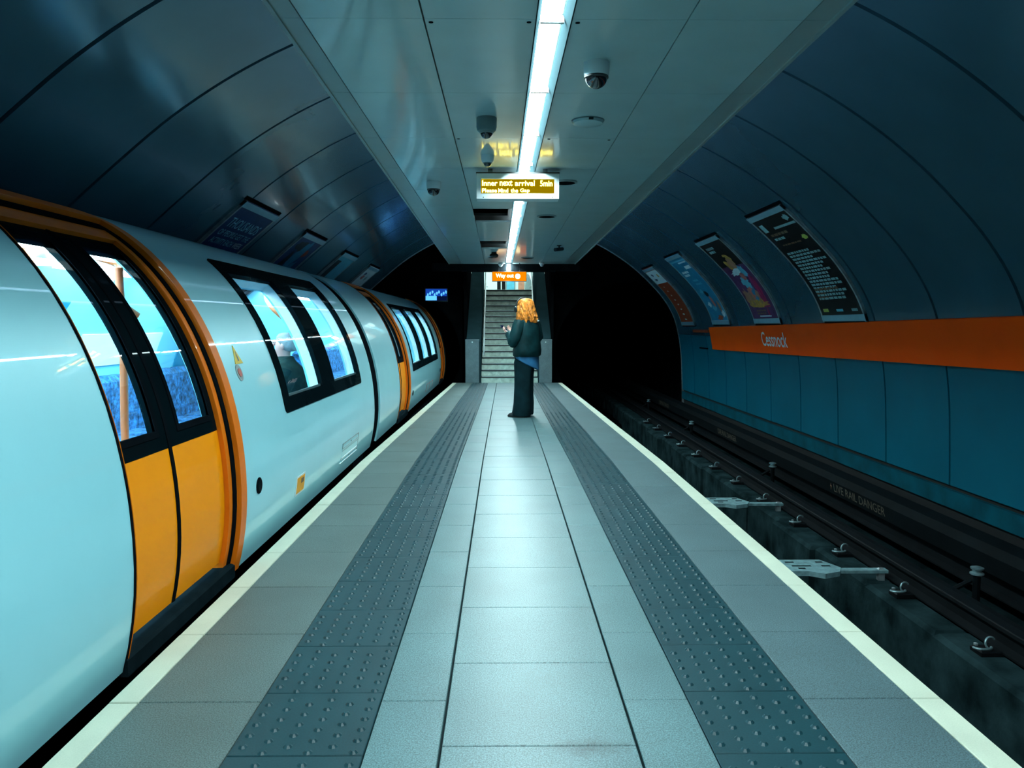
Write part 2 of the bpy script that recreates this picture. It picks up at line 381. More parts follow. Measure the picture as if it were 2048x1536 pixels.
# ------------------------------------------------------------------ platform
YF0, YF1 = 1.44, 17.72
def tap(x, Y):
    k = 0.0 if Y < 7.5 else min(1.0, (Y - 7.5) / 10.2)
    return 0.16 + (x - 0.16) * (1 - 0.148 * k)
tp = lambda p: Vector((tap(p.x, p.y), p.y, p.z))
fl = MB()
fl.sheet(lambda u, v, o: Vector((tap(v, u), u, o)), [YB, 1.0, 7.5, 12, YF1 + 0.02], [-1.37, 1.54], -0.035, -1.2)
floor = struct(fl.build('floor', M['grout']))
def cols(name, mat, x0, x1, y_first, pitch, domes=False):
    k = 0; y = y_first
    while y < YF1 - 0.03:
        gp = 0.0035 if name == 'edge_stone' else 0.002; a, b = y + gp, min(y + pitch, YF1) - gp
        m = MB(); dz = random.uniform(-0.0008, 0.0008)
        m.chamfer(x0 + 0.002, x1 - 0.002, a, b, -0.035, dz, 0.0025, tp)
        if domes and y < 11.5:
            for i in range(6):
                for j in range(6):
                    cx = x0 + (i + 0.5) * (x1 - x0) / 6; cy = y + (j + (0.25 if i % 2 else 0.75)) * pitch / 6
                    if cy > b - 0.015: continue
                    n = 8 if y < 6 else 6; vs = [(cx + 0.0155 * math.cos(2 * PI * q / n), cy + 0.0155 * math.sin(2 * PI * q / n), dz) for q in range(n)]
                    vs += [(cx + 0.0075 * math.cos(2 * PI * q / n), cy + 0.0075 * math.sin(2 * PI * q / n), dz + 0.0075) for q in range(n)]
                    fs = [(q, (q + 1) % n, n + (q + 1) % n, n + q) for q in range(n)] + [tuple(range(n, 2 * n))]
                    m.add([tp(Vector(v)) for v in vs], fs)
        elif domes:
            for i in range(6):    # beyond the reach of single domes: each row of blisters as a low ridge of studs
                cx = x0 + (i + 0.5) * (x1 - x0) / 6
                for j in range(6):
                    cy = y + (j + 0.5) * pitch / 6
                    if cy > b - 0.02: continue
                    m.add([tp(Vector(v)) for v in [(cx - .013, cy - .013, dz), (cx + .013, cy - .013, dz), (cx + .013, cy + .013, dz), (cx - .013, cy + .013, dz), (cx, cy, dz + .006)]],
                          [(0, 1, 4), (1, 2, 4), (2, 3, 4), (3, 0, 4)])
        m.build(name, mat, floor, recalc=False)
        y += pitch
e0 = 2.64 - 1.2; c0 = 2.345 - 0.6 - 0.6; t0 = 2.29 - 0.81
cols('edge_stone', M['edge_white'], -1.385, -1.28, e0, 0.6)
cols('paving_slab', M['slab_edge'], -1.28, -0.852, e0, 0.6)
cols('tactile_slab', M['tactile'], -0.852, -0.430, t0, 0.4075, True)
cols('paving_slab', M['slab'], -0.430, -0.199, e0, 0.6)
cols('paving_slab', M['slab'], -0.195, 0.420, c0, 0.6)
cols('paving_slab', M['slab'], 0.424, 0.652, e0, 0.6)
cols('tactile_slab', M['tactile'], 0.652, 1.060, t0, 0.4075, True)
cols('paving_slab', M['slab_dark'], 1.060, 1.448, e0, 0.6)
cols('edge_stone', M['edge_white'], 1.448, 1.555, e0, 0.6)
r = MB(); r.box(-1.38, 1.55, YB, 1.14, -0.034, 0.0); r.build('paving_slab', M['slab'], floor)

# ------------------------------------------------------------------ dropped ceiling
ZC = 2.70
xl = lambda Y: -1.02 - 0.0143 * (Y - 3.4)
xr = lambda Y: 1.505 + 0.0095 * (Y - 3.4)
lampx = lambda Y: 0.237 - 0.0072 * (Y - 3.0)
YC1 = 17.7
bk = MB()
bk.sheet(lambda u, v, o: Vector((xl(u) * (1 - v) + xr(u) * v, u, o)), [YB, 6, 9.36, 10.55, 12.92, 14.18, YC1], [0, 0.25, 0.44, 1.0], 2.82, 2.785,
         lambda u, v: (9.36 < u < 10.55 or 12.92 < u < 14.18) and 0.25 < v < 0.44)
ceiling = struct(bk.build('ceiling', M['vault_back']))
top = MB(); top.sheet(lambda u, v, o: Vector((xl(u) * (1 - v) + xr(u) * v, u, o)), [YB, 6, YC1], [0, 1.0], 3.02, 2.99); top.build('void_cover', M['vault_back'], ceiling)
for fx, sg in ((xl, -1), (xr, 1)):
    f = MB(); f.sheet(lambda u, v, o: Vector((fx(u) + sg * o, u, v)), [YB, 6, YC1], [2.69, 3.0], 0.0, -0.02); f.build('fascia', M['ceiling_edge'], ceiling)
ROWS = [3.62 + 1.12 * k for k in range(-7, 13)] + [YC1]
for a, b in zip(ROWS[:-1], ROWS[1:]):
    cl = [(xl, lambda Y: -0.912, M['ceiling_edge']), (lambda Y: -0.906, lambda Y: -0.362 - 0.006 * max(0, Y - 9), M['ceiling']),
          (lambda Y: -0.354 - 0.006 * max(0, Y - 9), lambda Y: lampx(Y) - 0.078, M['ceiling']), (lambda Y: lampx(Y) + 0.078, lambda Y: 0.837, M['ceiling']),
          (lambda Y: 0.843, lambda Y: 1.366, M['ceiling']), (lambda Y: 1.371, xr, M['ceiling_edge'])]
    for n, (fa, fb, mt) in enumerate(cl):
        pieces = [(a + 0.0015, b - 0.0015)]
        if n == 2:      # two panels are missing left of the lamp
            for h0, h1 in ((9.36, 10.55), (12.92, 14.18)):
                nx = []
                for p, q in pieces:
                    if h1 <= p or h0 >= q: nx.append((p, q))
                    else:
                        if p < h0 - 0.02: nx.append((p, h0))
                        if q > h1 + 0.02: nx.append((h1, q))
                pieces = nx
        for p, q in pieces:
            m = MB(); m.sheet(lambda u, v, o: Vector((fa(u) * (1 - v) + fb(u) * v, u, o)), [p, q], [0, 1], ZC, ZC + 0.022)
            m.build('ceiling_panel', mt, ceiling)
for x, y in ((-0.328, 3.66), (0.12, 3.655), (0.343, 5.886), (0.794, 5.91), (0.343, 3.66), (-0.33, 5.886)):
    m = MB(); m.lathe([(0.011, ZC + 0.001), (0.011, ZC - 0.002), (0.004, ZC - 0.003)], (x, y, 0), 10); m.build('fixing_hole', M['black_matt'], ceiling)

# strip light: one continuous fitting
sl = thing('strip_light', 'continuous white fluorescent strip light running the length of the ceiling', 'ceiling light', (0.2, 6, ZC))
hs = MB()
ys = [YB, 3, 9, 14, YC1]; LD = 0.066; EO = -0.010
lp = lambda u, v, o: Vector((lampx(u) + v, u, o))
for sg in (-1, 1):      # splayed sides of the recess
    sd = MB(); sd.sheet(lambda u, v, o: Vector((lampx(u) + sg * (0.078 - 0.026 * v + o), u, ZC - 0.003 + LD * v)), ys, [0, 1], 0.0, 0.006); sd.build('side_trim', M['lamp_side'], sl)
hs.sheet(lp, ys, [-0.052, 0.052], ZC + LD, ZC + LD + 0.004)
hs.build('housing', M['steel'], sl)
y = 3.75 - 1.09 * 7
while y < YC1 - 0.1:
    a, b = y + 0.012, min(y + 1.09, YC1) - 0.012
    m = MB(); m.sheet(lambda u, v, o: Vector((lampx(u) + v + EO, u, o)), [a, b], [-0.047, 0.047], ZC + LD - 0.012, ZC + LD - 0.001); m.build('diffuser', M['lamp'], sl)
    m = MB(); m.sheet(lambda u, v, o: Vector((lampx(u) + v, u, o)), [b, b + 0.024], [-0.056, 0.056], ZC + LD - 0.035, ZC + LD - 0.001); m.build('joiner', M['steel'], sl)
    y += 1.09
m = MB(); m.box(lampx(YC1) - 0.045, lampx(YC1) + 0.035, YC1 - 0.03, YC1 - 0.005, 2.545, ZC - 0.01); m.build('end_diffuser', M['lamp'], sl)

# cove lights lying on top of the suspended ceiling, washing the vault beside it
for fx, sg, lab in ((xl, -1, 'slim bluish cove light along the left outer edge of the ceiling'), (xr, 1, 'slim bluish cove light along the right outer edge of the ceiling')):
    cv = thing('cove_light', lab, 'ceiling light', (fx(6), 6, 3.03))
    cp = lambda u, v, o: Vector((fx(u) + sg * o, u, v))
    m = MB(); m.sheet(cp, [YB, 6, YC1 - .7], [2.86, 2.96], 0.022, 0.001); m.build('cove_tray', M['white_paint'], cv)
    m = MB(); m.sheet(cp, [YB + .1, 6, YC1 - .8], [2.885, 2.935], 0.034, 0.023); m.build('cove_tube', M['cove'] if sg > 0 else M['cove_dim'], cv)
# ------------------------------------------------------------------ end wall, tunnel mouths, stairs
YW = 18.3
def end_wall():
    w = MB()
    for cx, x0, x1, R in ((2.95, 1.2, 4.3, 1.72), (-2.48, -4.4, -0.95, 1.50)):
        n = 48; cz = 0.62; z0, z1 = -1.3, 3.7
        inner = [Vector((cx + R * math.cos(2 * PI * k / n), YW, cz + R * math.sin(2 * PI * k / n))) for k in range(n)]
        outer = []
        for k in range(n):
            c, s_ = math.cos(2 * PI * k / n), math.sin(2 * PI * k / n)
            t = min(((x1 - cx) / c) if c > 1e-6 else 1e9, ((x0 - cx) / c) if c < -1e-6 else 1e9, ((z1 - cz) / s_) if s_ > 1e-6 else 1e9, ((z0 - cz) / s_) if s_ < -1e-6 else 1e9)
            outer.append(Vector((cx + c * t, YW, cz + s_ * t)))
        d = Vector((0, 0.3, 0))
        w.rings([inner, outer, [p + d for p in outer], [p + d for p in inner]], close=True)
    ob = struct(w.build('wall_back', M['soot'], smooth=30))
    ob2 = MB(); ob2.box(-0.95, 1.2, 17.72, 17.95, 2.53, 3.75); struct(ob2.build('wall_lintel', M['lintel']))
    ob2 = MB(); ob2.box(-1.6, -0.95, 17.72, 17.95, 2.55, 2.72); ob2.box(1.2, 1.75, 17.72, 17.95, 2.55, 2.72); struct(ob2.build('trim_1', M['lintel']))
    for nm, cx, R in (('tunnel_wall_right', 2.95, 1.70), ('tunnel_wall_left', -2.48, 1.48)):
        t = MB(); n = 32
        rs = []
        for R_, y_ in ((R, YW + 0.1), (R, 34.0), (R + 0.15, 34.0), (R + 0.15, YW + 0.1)):
            rs.append([Vector((cx + R_ * math.cos(2 * PI * k / n), y_, 0.62 + R_ * math.sin(2 * PI * k / n))) for k in range(n)])
        t.rings(rs, close=True)
        tw = struct(t.build(nm, M['soot'], smooth=40))
        for y_ in (18.9, 20.1, 21.3):
            q = MB(); q.rings([[Vector((cx + R_ * math.cos(2 * PI * k / n), yy, 0.62 + R_ * math.sin(2 * PI * k / n))) for k in range(n)] for R_, yy in ((R, y_), (R - .045, y_), (R - .045, y_ + .1), (R, y_ + .1))], close=True)
            q.build('lining_ring', M['soot'], tw, smooth=40)
        q = MB(); q.box(cx - R, cx + R, 33.9, 34.1, -1.2, 2.4); q.build('tunnel_end', M['soot'], tw)
end_wall()
m = MB(); m.box(-4.0, 4.3, YB - 0.3, YB, -1.3, 3.8); struct(m.build('wall_front', M['concrete_dark']))

SX0, SX1 = -0.50, 0.80; SY0 = 17.80; NR = 16; RH = 0.141; TD = 0.195
stairs = thing('staircase', 'grey stone staircase with dark nosings at the far end of the platform', 'stairs', (0.15, SY0, 0))
for i in range(NR):
    y0 = SY0 + i * TD; z1 = (i + 1) * RH
    m = MB(); m.box(SX0, SX1, y0, y0 + TD + 0.03 if i < NR - 1 else y0 + 0.5, z1 - RH - 0.02, z1 - 0.034); st = m.build('step', M['stone'], stairs)
    m = MB(); m.box(SX0, SX1, y0 - 0.012, y0 + TD + 0.02, z1 - 0.034, z1); m.build('nosing', M['nosing'], st)
    m = MB(); m.box(SX0 + 0.02, SX1 - 0.02, y0 - 0.0135, y0 + 0.02, z1 - 0.005, z1 + 0.002); m.build('edge_strip', M['nose_line'], st)
YT = SY0 + (NR - 1) * TD; ZT = NR * RH
for nm, xa, xb, pa, pb in (('wall_stair_left', -0.84, SX0 - 0.005, -0.86, -0.55), ('wall_stair_right', SX1 + 0.005, 1.11, 0.83, 1.12)):
    p = MB(); prof = [(SY0 - 0.0, -0.02), (SY0 + 0.0, 0.93), (YT + 0.25, ZT + 0.50), (YT + 0.25, -0.02)]
    vs = [(x, y_, z_) for x in (xa, xb) for y_, z_ in prof]
    p.add(vs, [(0, 1, 2, 3), (7, 6, 5, 4), (0, 4, 5, 1), (1, 5, 6, 2), (2, 6, 7, 3), (3, 7, 4, 0)])
    wl = struct(p.build(nm, M['parapet']))
    p = MB(); p.box(pa, pb, SY0 - 0.07, SY0 + 0.2, 0.0, 0.985); p.chamfer(pa - 0.004, pb + 0.004, SY0 - 0.074, SY0 + 0.204, 0.97, 0.992, 0.006); p.build('stair_pier', M['granite'], wl)
    p = MB(); p.lathe([(0.012, 0.0), (0.016, -0.006), (0.01, -0.012)], ((pa + pb) / 2, SY0 - 0.07, 0.93), 12, 'Y'); p.build('pier_stud', M['nose_line'], wl)
    # upper side walls of the stairwell
    x = xa - 0.06 if 'left' in nm else xb
    p = MB(); p.box(x, x + 0.06, 17.96, YT + 0.1, -0.5, 3.75); p.build('stairwell_side', M['soot'], wl)
for sd, x, lab in ((-1, SX0 + 0.055, 'steel handrail on the left side of the staircase'), (1, SX1 - 0.055, 'steel handrail on the right side of the staircase')):
    h = thing('handrail', lab, 'handrail', (x, SY0, 0))
    sl_ = (ZT) / (YT - SY0)
    pts = [(x, SY0 + 0.1, 0.62), (x, SY0 + 0.12, 0.80)] + [(x, SY0 + 0.2 + t * (YT - SY0 + 0.1), 0.92 + t * (YT - SY0) * sl_) for t in (0, 0.25, 0.5, 0.75, 1.0)] + [(x, YT + 0.7, ZT + 0.95)]
    m = MB(); m.tube(pts, 0.022, 10); m.build('rail_tube', M['nose_line'], h, smooth=50)
    for t in (0.05, 0.35, 0.65, 0.95):
        yy = SY0 + 0.2 + t * (YT - SY0); zz = 0.92 + t * (YT - SY0) * sl_
        m = MB(); m.tube([(x, yy, zz - 0.02), (x, yy, zz - 0.08), (x - 0.065 * -sd * -1, yy, zz - 0.10)], 0.009, 6); m.build('rail_bracket', M['steel_dull'], h)
# ticket hall above
hb = MB(); hb.box(-1.0, 1.2, YT + 0.2, 27.0, ZT - 0.2, ZT); struct(hb.build('floor_hall', M['stone']))
hb = MB(); hb.box(-1.1, 1.3, 26.9, 27.1, ZT, 5.0); struct(hb.build('wall_hall_back', M['hall_white']))
hb = MB(); hb.box(-1.1, -1.0, YT + .1, 27, ZT, 5.0); struct(hb.build('wall_hall_left', M['hall_white']))
hb = MB(); hb.box(1.2, 1.3, YT + .1, 27, ZT, 5.0); struct(hb.build('wall_hall_right', M['hall_white']))
hb = MB(); hb.box(-1.1, 1.3, 17.95, 27.1, 4.9, 5.0); struct(hb.build('ceiling_hall', M['hall_white']))
hb = MB(); hb.box(-0.95, 1.2, 17.95, YT + 0.2, 3.7, 3.8); struct(hb.build('ceiling_stair', M['lintel']))
for x in (0.2,):
    t = thing('hall_light', {-1.6: 'bright ceiling light panel over the ticket hall, left of the stairs', 0.2: 'bright ceiling light panel straight above the stair head', 2.0: 'bright ceiling light panel over the ticket hall, right of the stairs'}[x], 'ceiling light', (x, 24, 4.9))
    m = MB(); m.box(x - 0.35, x + 0.35, 22.2, 25.8, 4.86, 4.9); m.build('panel_frame', M['white_paint'], t)
    m = MB(); m.box(x - 0.3, x + 0.3, 22.25, 25.75, 4.85, 4.862); m.build('diffuser', M['hall_lamp'], t)
t = thing('stair_light', 'pale light panel on the ceiling of the stairwell', 'ceiling light', (0.15, 19.6, 3.7))
m = MB(); m.box(-0.05, 0.35, 18.6, 20.8, 3.66, 3.70); m.build('panel_frame', M['white_paint'], t)
m = MB(); m.box(-0.02, 0.32, 18.63, 20.77, 3.65, 3.662); m.build('diffuser', M['stair_lamp'], t)
# things seen at the stair head
for x, lab in ((-0.115, 'dark upright gate post at the stair head, left of the pair'), (0.02, 'dark upright gate post at the stair head, right of the pair')):
    g = thing('gate_post', lab, 'post', (x, 22.4, ZT))
    m = MB(); m.chamfer(x - 0.052, x + 0.052, 22.3, 22.6, ZT, ZT + 0.95, 0.02); m.build('post_body', M['black'], g)
    m = MB(); m.box(x - 0.03, x + 0.03, 22.35, 22.55, ZT + 0.95, ZT + 0.962); m.build('card_reader', M['steel'], g)
nb = thing('notice_frame', 'framed bluish notice on the pale wall beyond the stair head', 'notice', (0.3, 26.88, ZT + 0.6))
m = MB(); m.box(0.10, 0.42, 26.85, 26.895, ZT + 0.15, ZT + 1.2); m.build('frame', M['grey_paint'], nb)
m = MB(); m.box(0.13, 0.39, 26.845, 26.852, ZT + 0.2, ZT + 1.15); m.build('sheet', M['p_blue_lt'], nb)
bd = thing('poster_column', 'tan upright board against the ticket hall wall', 'board', (0.62, 26.5, ZT))
m = MB(); m.chamfer(0.52, 0.72, 26.4, 26.6, ZT, ZT + 1.5, 0.02); m.build('board', M['p_skin'], bd)
m = MB(); m.box(0.50, 0.74, 26.36, 26.64, ZT, ZT + 0.05); m.build('foot', M['grey_paint'], bd)
bl = thing('balustrade', 'grey sloping balustrade at the right of the stair head', 'balustrade', (0.7, YT + 1, ZT))
m = MB(); m.add([(0.62, YT + 1.2, ZT), (0.80, YT + 0.25, ZT), (0.80, YT + 0.25, ZT + 0.14), (0.68, YT + 1.2, ZT + 0.5),
                 (0.80, YT + 1.2, ZT), (0.9, YT + 0.25, ZT), (0.9, YT + 0.25, ZT + 0.14), (0.86, YT + 1.2, ZT + 0.42)],
                [(0, 1, 2, 3), (7, 6, 5, 4), (0, 4, 5, 1), (1, 5, 6, 2), (2, 6, 7, 3), (3, 7, 4, 0)])
m.build('side_panel', M['grey_paint'], bl)
m = MB(); m.tube([(0.80, YT + 0.25, ZT + 0.17), (0.74, YT + 1.2, ZT + 0.52)], 0.02, 8); m.build('top_rail', M['white_paint'], bl)

# ------------------------------------------------------------------ track beds
for nm, x0, x1 in (('floor_track_right', 1.52, 4.05), ('floor_track_left', -3.9, -1.34)):
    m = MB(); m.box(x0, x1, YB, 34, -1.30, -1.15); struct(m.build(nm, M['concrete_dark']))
pl = MB()
rnd = random.Random(3)
yy = YB
while yy < 33:
    L = 1.0; e = rnd.uniform(-0.06, 0.05)
    pl.chamfer(2.86 + e, 3.45, yy, yy + L - 0.01, -1.15, -0.72 + rnd.uniform(-0.005, 0.005), 0.03); yy += L
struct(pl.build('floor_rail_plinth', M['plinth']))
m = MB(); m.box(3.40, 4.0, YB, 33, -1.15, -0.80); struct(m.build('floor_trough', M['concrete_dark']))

def rail_profile(cx, z0, h=0.135, foot=0.065, head=0.034, web=0.009):
    return [(cx - foot, z0), (cx + foot, z0), (cx + foot, z0 + .012), (cx + web, z0 + .028), (cx + web, z0 + h - .036), (cx + head, z0 + h - .028), (cx + head, z0 + h - .006), (cx + head - .008, z0 + h),
            (cx - head + .008, z0 + h), (cx - head, z0 + h - .006), (cx - head, z0 + h - .028), (cx - web, z0 + h - .036), (cx - web, z0 + .028), (cx - foot, z0 + .012)]
def rail_at(cx, z0, lab, **k):
    pr = rail_profile(cx, z0, **k)
    t = thing('running_rail', lab, 'rail', (cx, 5, z0))
    m = MB(); m.rings([[Vector((x, y_, z)) for x, z in pr] for y_ in (YB + 0.02, 33.5)]); m.build('rail_bar', M['rail'], t)
    return t
RX = 3.14
rr = rail_at(RX, -0.70, 'rusty running rail on the concrete ledge, held by shiny clips', h=0.15, foot=0.07, head=0.045)
m = MB()
m.rings([[Vector((x, y_, z)) for x, z in ((RX + 0.045, -0.56), (RX + 0.12, -0.57), (RX + 0.12, -0.70), (RX + 0.07, -0.70))] for y_ in (YB + .02, 33)]); m.build('check_plate', M['rail'], rr)
CLIPS = [4.65 + k * 1.03 - 1.03 * 3 for k in range(15)]
for cy in CLIPS:
    b = MB(); b.chamfer(RX - 0.20, RX - 0.06, cy - 0.06, cy + 0.06, -0.722, -0.685, 0.008); base = b.build('baseplate', M['rail'], rr)
    c = MB()
    pts = [(RX - 0.105 - 0.036 * math.cos(a), cy + 0.02 * math.sin(a * .5), -0.656 + 0.036 * math.sin(a)) for a in lin(-1.0, 2.6, 12)]
    c.tube(pts, 0.007, 7); c.build('spring_clip', M['clip_steel'], base, smooth=50)
    c = MB(); c.tube([(RX - 0.17 - 0.055 * math.cos(t), cy - 0.02 - 0.028 * math.sin(t), -0.672) for t in lin(-.2, 3.3, 12)], 0.008, 7); c.build('clip_toe', M['clip_steel'], base, smooth=50)
    c = MB(); c.lathe([(0.014, 0), (0.014, 0.012), (0.006, 0.016)], (RX - 0.17, cy + 0.05, -0.686), 6); c.build('bolt_head', M['steel_dull'], base)
rail_at(1.90, -1.15, 'running rail down beside the platform wall of the empty track')
rail_at(-1.87, -1.15, 'near running rail underneath the standing train')
rail_at(-3.09, -1.15, 'far running rail underneath the standing train')

cr = thing('conductor_rail', 'black covered conductor rail with faded warning lettering along the far wall', 'rail', (3.6, 6, -0.6))
m = MB(); sec = [(3.57, -0.50), (3.55, -0.36), (3.60, -0.30), (3.74, -0.285), (3.78, -0.33), (3.78, -0.50)]
m.rings([[Vector((x, y_, z)) for x, z in sec] for y_ in (YB + 0.02, 33)]); m.build('cover_board', M['rail_cover'], cr)
m = MB(); m.rings([[Vector((x, y_, z)) for x, z in rail_profile(3.68, -0.68, h=0.15)] for y_ in (YB + 0.02, 33)]); m.build('power_rail', M['rail'], cr)
cover = lambda Y0: (lambda u, v, o: Vector((3.57 - 0.02 * (v / 0.14) - o, Y0 - u, -0.50 + v)))
P = cover(8.28)
text_on(P, 'LIVE RAIL DANGER', 0.09, 0.035, 1.12, 0.085, M['faded'], cr, 'warning_lettering', 0.002)['kind'] = 'stuff'
b = MB(); b.add([P(u, v, 0.003) for u, v in ((0.03, .12), (0.0, .075), (0.02, .075), (0.005, .035), (0.045, .088), (0.024, .088))], [(0, 1, 2, 5), (2, 3, 4, 5)]); b.build('bolt_symbol', M['p_brown'], cr, recalc=False)
P = cover(12.7); text_on(P, 'LIVE RAIL DANGER', 0.0, 0.035, 1.0, 0.085, M['faded'], cr, 'warning_lettering', 0.002)['kind'] = 'stuff'
P = cover(17.5); text_on(P, 'LIVE RAIL DANGER', 0.0, 0.035, 1.0, 0.085, M['faded'], cr, 'warning_lettering', 0.002)['kind'] = 'stuff'
for y_ in (1.3, 5.5, 9.8, 14.1, 18.3):
    i_ = MB(); prof = [(0.03, -0.80), (0.03, -0.52), (0.035, -0.50)]
    i_.tube([(RX + 0.15, y_ + 0.05, -0.64), (3.42, y_, -0.54)], 0.018, 6); i_.lathe([(0.026, -0.82), (0.026, -0.50)], (3.46, y_, 0), 10); arm = i_.build('support_arm', M['rail_cover'], cr)
    i_ = MB(); i_.lathe([(0.03, -0.505), (0.048, -0.495), (0.048, -0.485), (0.03, -0.475), (0.03, -0.465), (0.045, -0.455), (0.045, -0.445), (0.015, -0.435)], (3.46, y_, 0), 14); i_.build('insulator', M['clip_steel'], arm, smooth=40)

def bracket(y_, lab):
    t = thing('track_bracket', lab, 'bracket', (2.3, y_, -0.7))
    m = MB(); out = [(2.05, y_ + 0.17), (2.62, y_ + 0.17), (2.71, y_ - 0.04), (2.66, y_ - 0.14), (2.52, y_ - 0.20), (2.42, y_ - 0.13), (2.05, y_ - 0.13)]
    m.rings([[Vector((x, yy, z)) for x, yy in out] for z in (-0.66, -0.62)]); pt = m.build('plate', M['galv'], t)
    for x, dy, w_ in ((2.36, 0.10, .05), (2.44, 0.0, .11), (2.60, 0.10, .04), (2.40, -0.06, .04), (2.62, 0.0, .05)):
        q = MB(); q.box(x - w_, x + w_ * 0.4, y_ + dy - .012, y_ + dy + .012, -0.621, -0.618); q.build('slot', M['black_matt'], pt)
    q = MB(); q.box(2.66, RX - 0.07, y_ - 0.09, y_ - 0.02, -0.655, -0.63); q.build('arm', M['galv'], t)
    q = MB(); q.chamfer(3.0, 3.05, y_ - .075, y_ - .035, -0.72, -0.62, .01); q.build('clamp', M['steel_dull'], t)
    q = MB(); q.box(2.10, 2.18, y_ - 0.1, y_ + 0.1, -1.15, -0.66); q.build('support_leg', M['concrete_dark'], t)
bracket(6.10, 'galvanised bracket plate bolted beside the rail, nearer of the two'); bracket(8.42, 'galvanised bracket plate bolted beside the rail, farther of the two')

# ------------------------------------------------------------------ station name band and posters
bandz = lambda Y: -(Y - 5.6) * 0.0128
nb = thing('station_name_band', 'long orange station name band lettered Cessnock on the right wall', 'sign', (3.8, 10, 1.1))
m = MB()
m.sheet(lambda u, v, o: wallpt(1, u, s_of_z(0.985 + bandz(u)) + v, o), merge_breaks(-4.5, 14.32, 1.15), lin(0, 0.415, 6), 0.035, 0.002)
m.build('band_panel', M['band'], nb, smooth=40)
P = lambda u, v, o: wallpt(1, 11.46 - u, s_of_z(0.985 + bandz(11.0)) + v, 0.035 + o)
text_on(P, 'Cessnock', 0.0, 0.105, 1.02, 0.215, M['lettering'], nb, 'lettering', 0.003, bold=0.008)
b = MB(); b.sheet(lambda u, v, o: wallpt(1, u, s_of_z(1.18) + v, o), [14.45, 15.6], [0, 0.05], 0.03, 0.0)
bb = tag(b.build('wall_bracket', M['p_red']), 'short dark red bracket on the wall beyond the orange band end', 'bracket')
b = MB(); b.sheet(lambda u, v, o: wallpt(1, u, s_of_z(0.86) + v, o), [14.75, 15.35], [0, 0.022], 0.02, 0.0)
tag(b.build('wall_slot', M['black_matt']), 'thin black slot plate below the dark red wall bracket', 'plate')

def poster(side, Y0, W, za, zb, lab, sheet_mat, extra, top_trim=True):
    """Y0 = the edge read first (left as seen from the platform)"""
    sgn = -1 if side > 0 else 1
    s0, s1 = s_of_z(za, side), s_of_z(zb, side); H = s1 - s0
    mid = wallpt(side, Y0 + sgn * W / 2, (s0 + s1) / 2, 0.0)
    t = thing('poster', lab, 'poster', mid)
    P = lambda u, v, o: wallpt(side, Y0 + sgn * u, s0 + v, o)
    vs = lin(0, H, 14)
    m = MB(); m.sheet(P, [0.03, W - 0.03], vs, 0.022, 0.002); sh = m.build('sheet', sheet_mat, t, smooth=40)
    m = MB(); m.sheet(P, [0, 0.032], vs, 0.027, 0.0); m.build('side_frame', M['steel_dull'], t, smooth=40)
    m = MB(); m.sheet(P, [W - 0.032, W], vs, 0.027, 0.0); m.build('side_frame', M['steel_dull'], t, smooth=40)
    m = MB(); m.sheet(P, [0, W], lin(0.012, 0.085, 2), 0.030, 0.0); m.build('bottom_bar', M['alu'], t)
    m = MB(); m.sheet(P, [0, W], lin(H - 0.075, H - 0.005, 2), 0.030, 0.0); m.build('top_bar', M['alu'], t)
    m = MB(); m.sheet(P, [0.0, W], [-0.02, 0.012], 0.016, 0.0); m.build('painted_shadow', M['black_matt'], t)  # black strips stand in for the shadow lines under and over the poster
    m = MB(); m.sheet(P, [-0.02, W + 0.02], [H - 0.005, H + 0.04], 0.008, 0.0); m.build('painted_shadow', M['black_matt'], t)
    extra(lambda u, v, o: P(u, v, 0.022 + o), t, W, H, sh)
    return t
def patch(P, u0, u1, v0, v1, mat, parent, name='print_block', o=0.0015):
    m = MB(); vs = merge_breaks(v0, v1, 0.09); n = len(vs)
    m.add([P(u, v, o) for v in vs for u in (u0, u1)], [(2 * i, 2 * i + 1, 2 * i + 3, 2 * i + 2) for i in range(n - 1)])
    return m.build(name, mat, parent, recalc=False)
def blob(P, cu, cv, ru, rv, mat, parent, name='print_shape', o=0.002, rot=0.0, n=20, wob=0.0, rn=random.Random(5)):
    m = MB(); pts = []
    for k in range(n):
        a = 2 * PI * k / n; w_ = 1 + rn.uniform(-wob, wob)
        x, y_ = ru * math.cos(a) * w_, rv * math.sin(a) * w_
        pts.append((cu + x * math.cos(rot) - y_ * math.sin(rot), cv + x * math.sin(rot) + y_ * math.cos(rot)))
    m.add([P(cu, cv, o)] + [P(u, v, o) for u, v in pts], [(0, 1 + k, 1 + (k + 1) % n) for k in range(n)])
    return m.build(name, mat, parent, recalc=False)
def bars(P, rows, u0, u1, v_top, dv, h, mat, parent, rn, name='print_lines', ragged=0.25, o=0.0018, word=(0.04, 0.11)):
    m = MB()
    for r_ in range(rows):
        v = v_top - r_ * dv; u = u0; end = u1 - rn.uniform(0, ragged) * (u1 - u0)
        while u < end - 0.03:
            L = min(rn.uniform(*word), end - u)
            m.add([P(u, v, o), P(u + L, v, o), P(u + L, v + h, o), P(u, v + h, o)], [(0, 1, 2, 3)]); u += L + 0.018
    ob = m.build(name, mat, parent, recalc=False); ob['kind'] = 'stuff'
    return ob
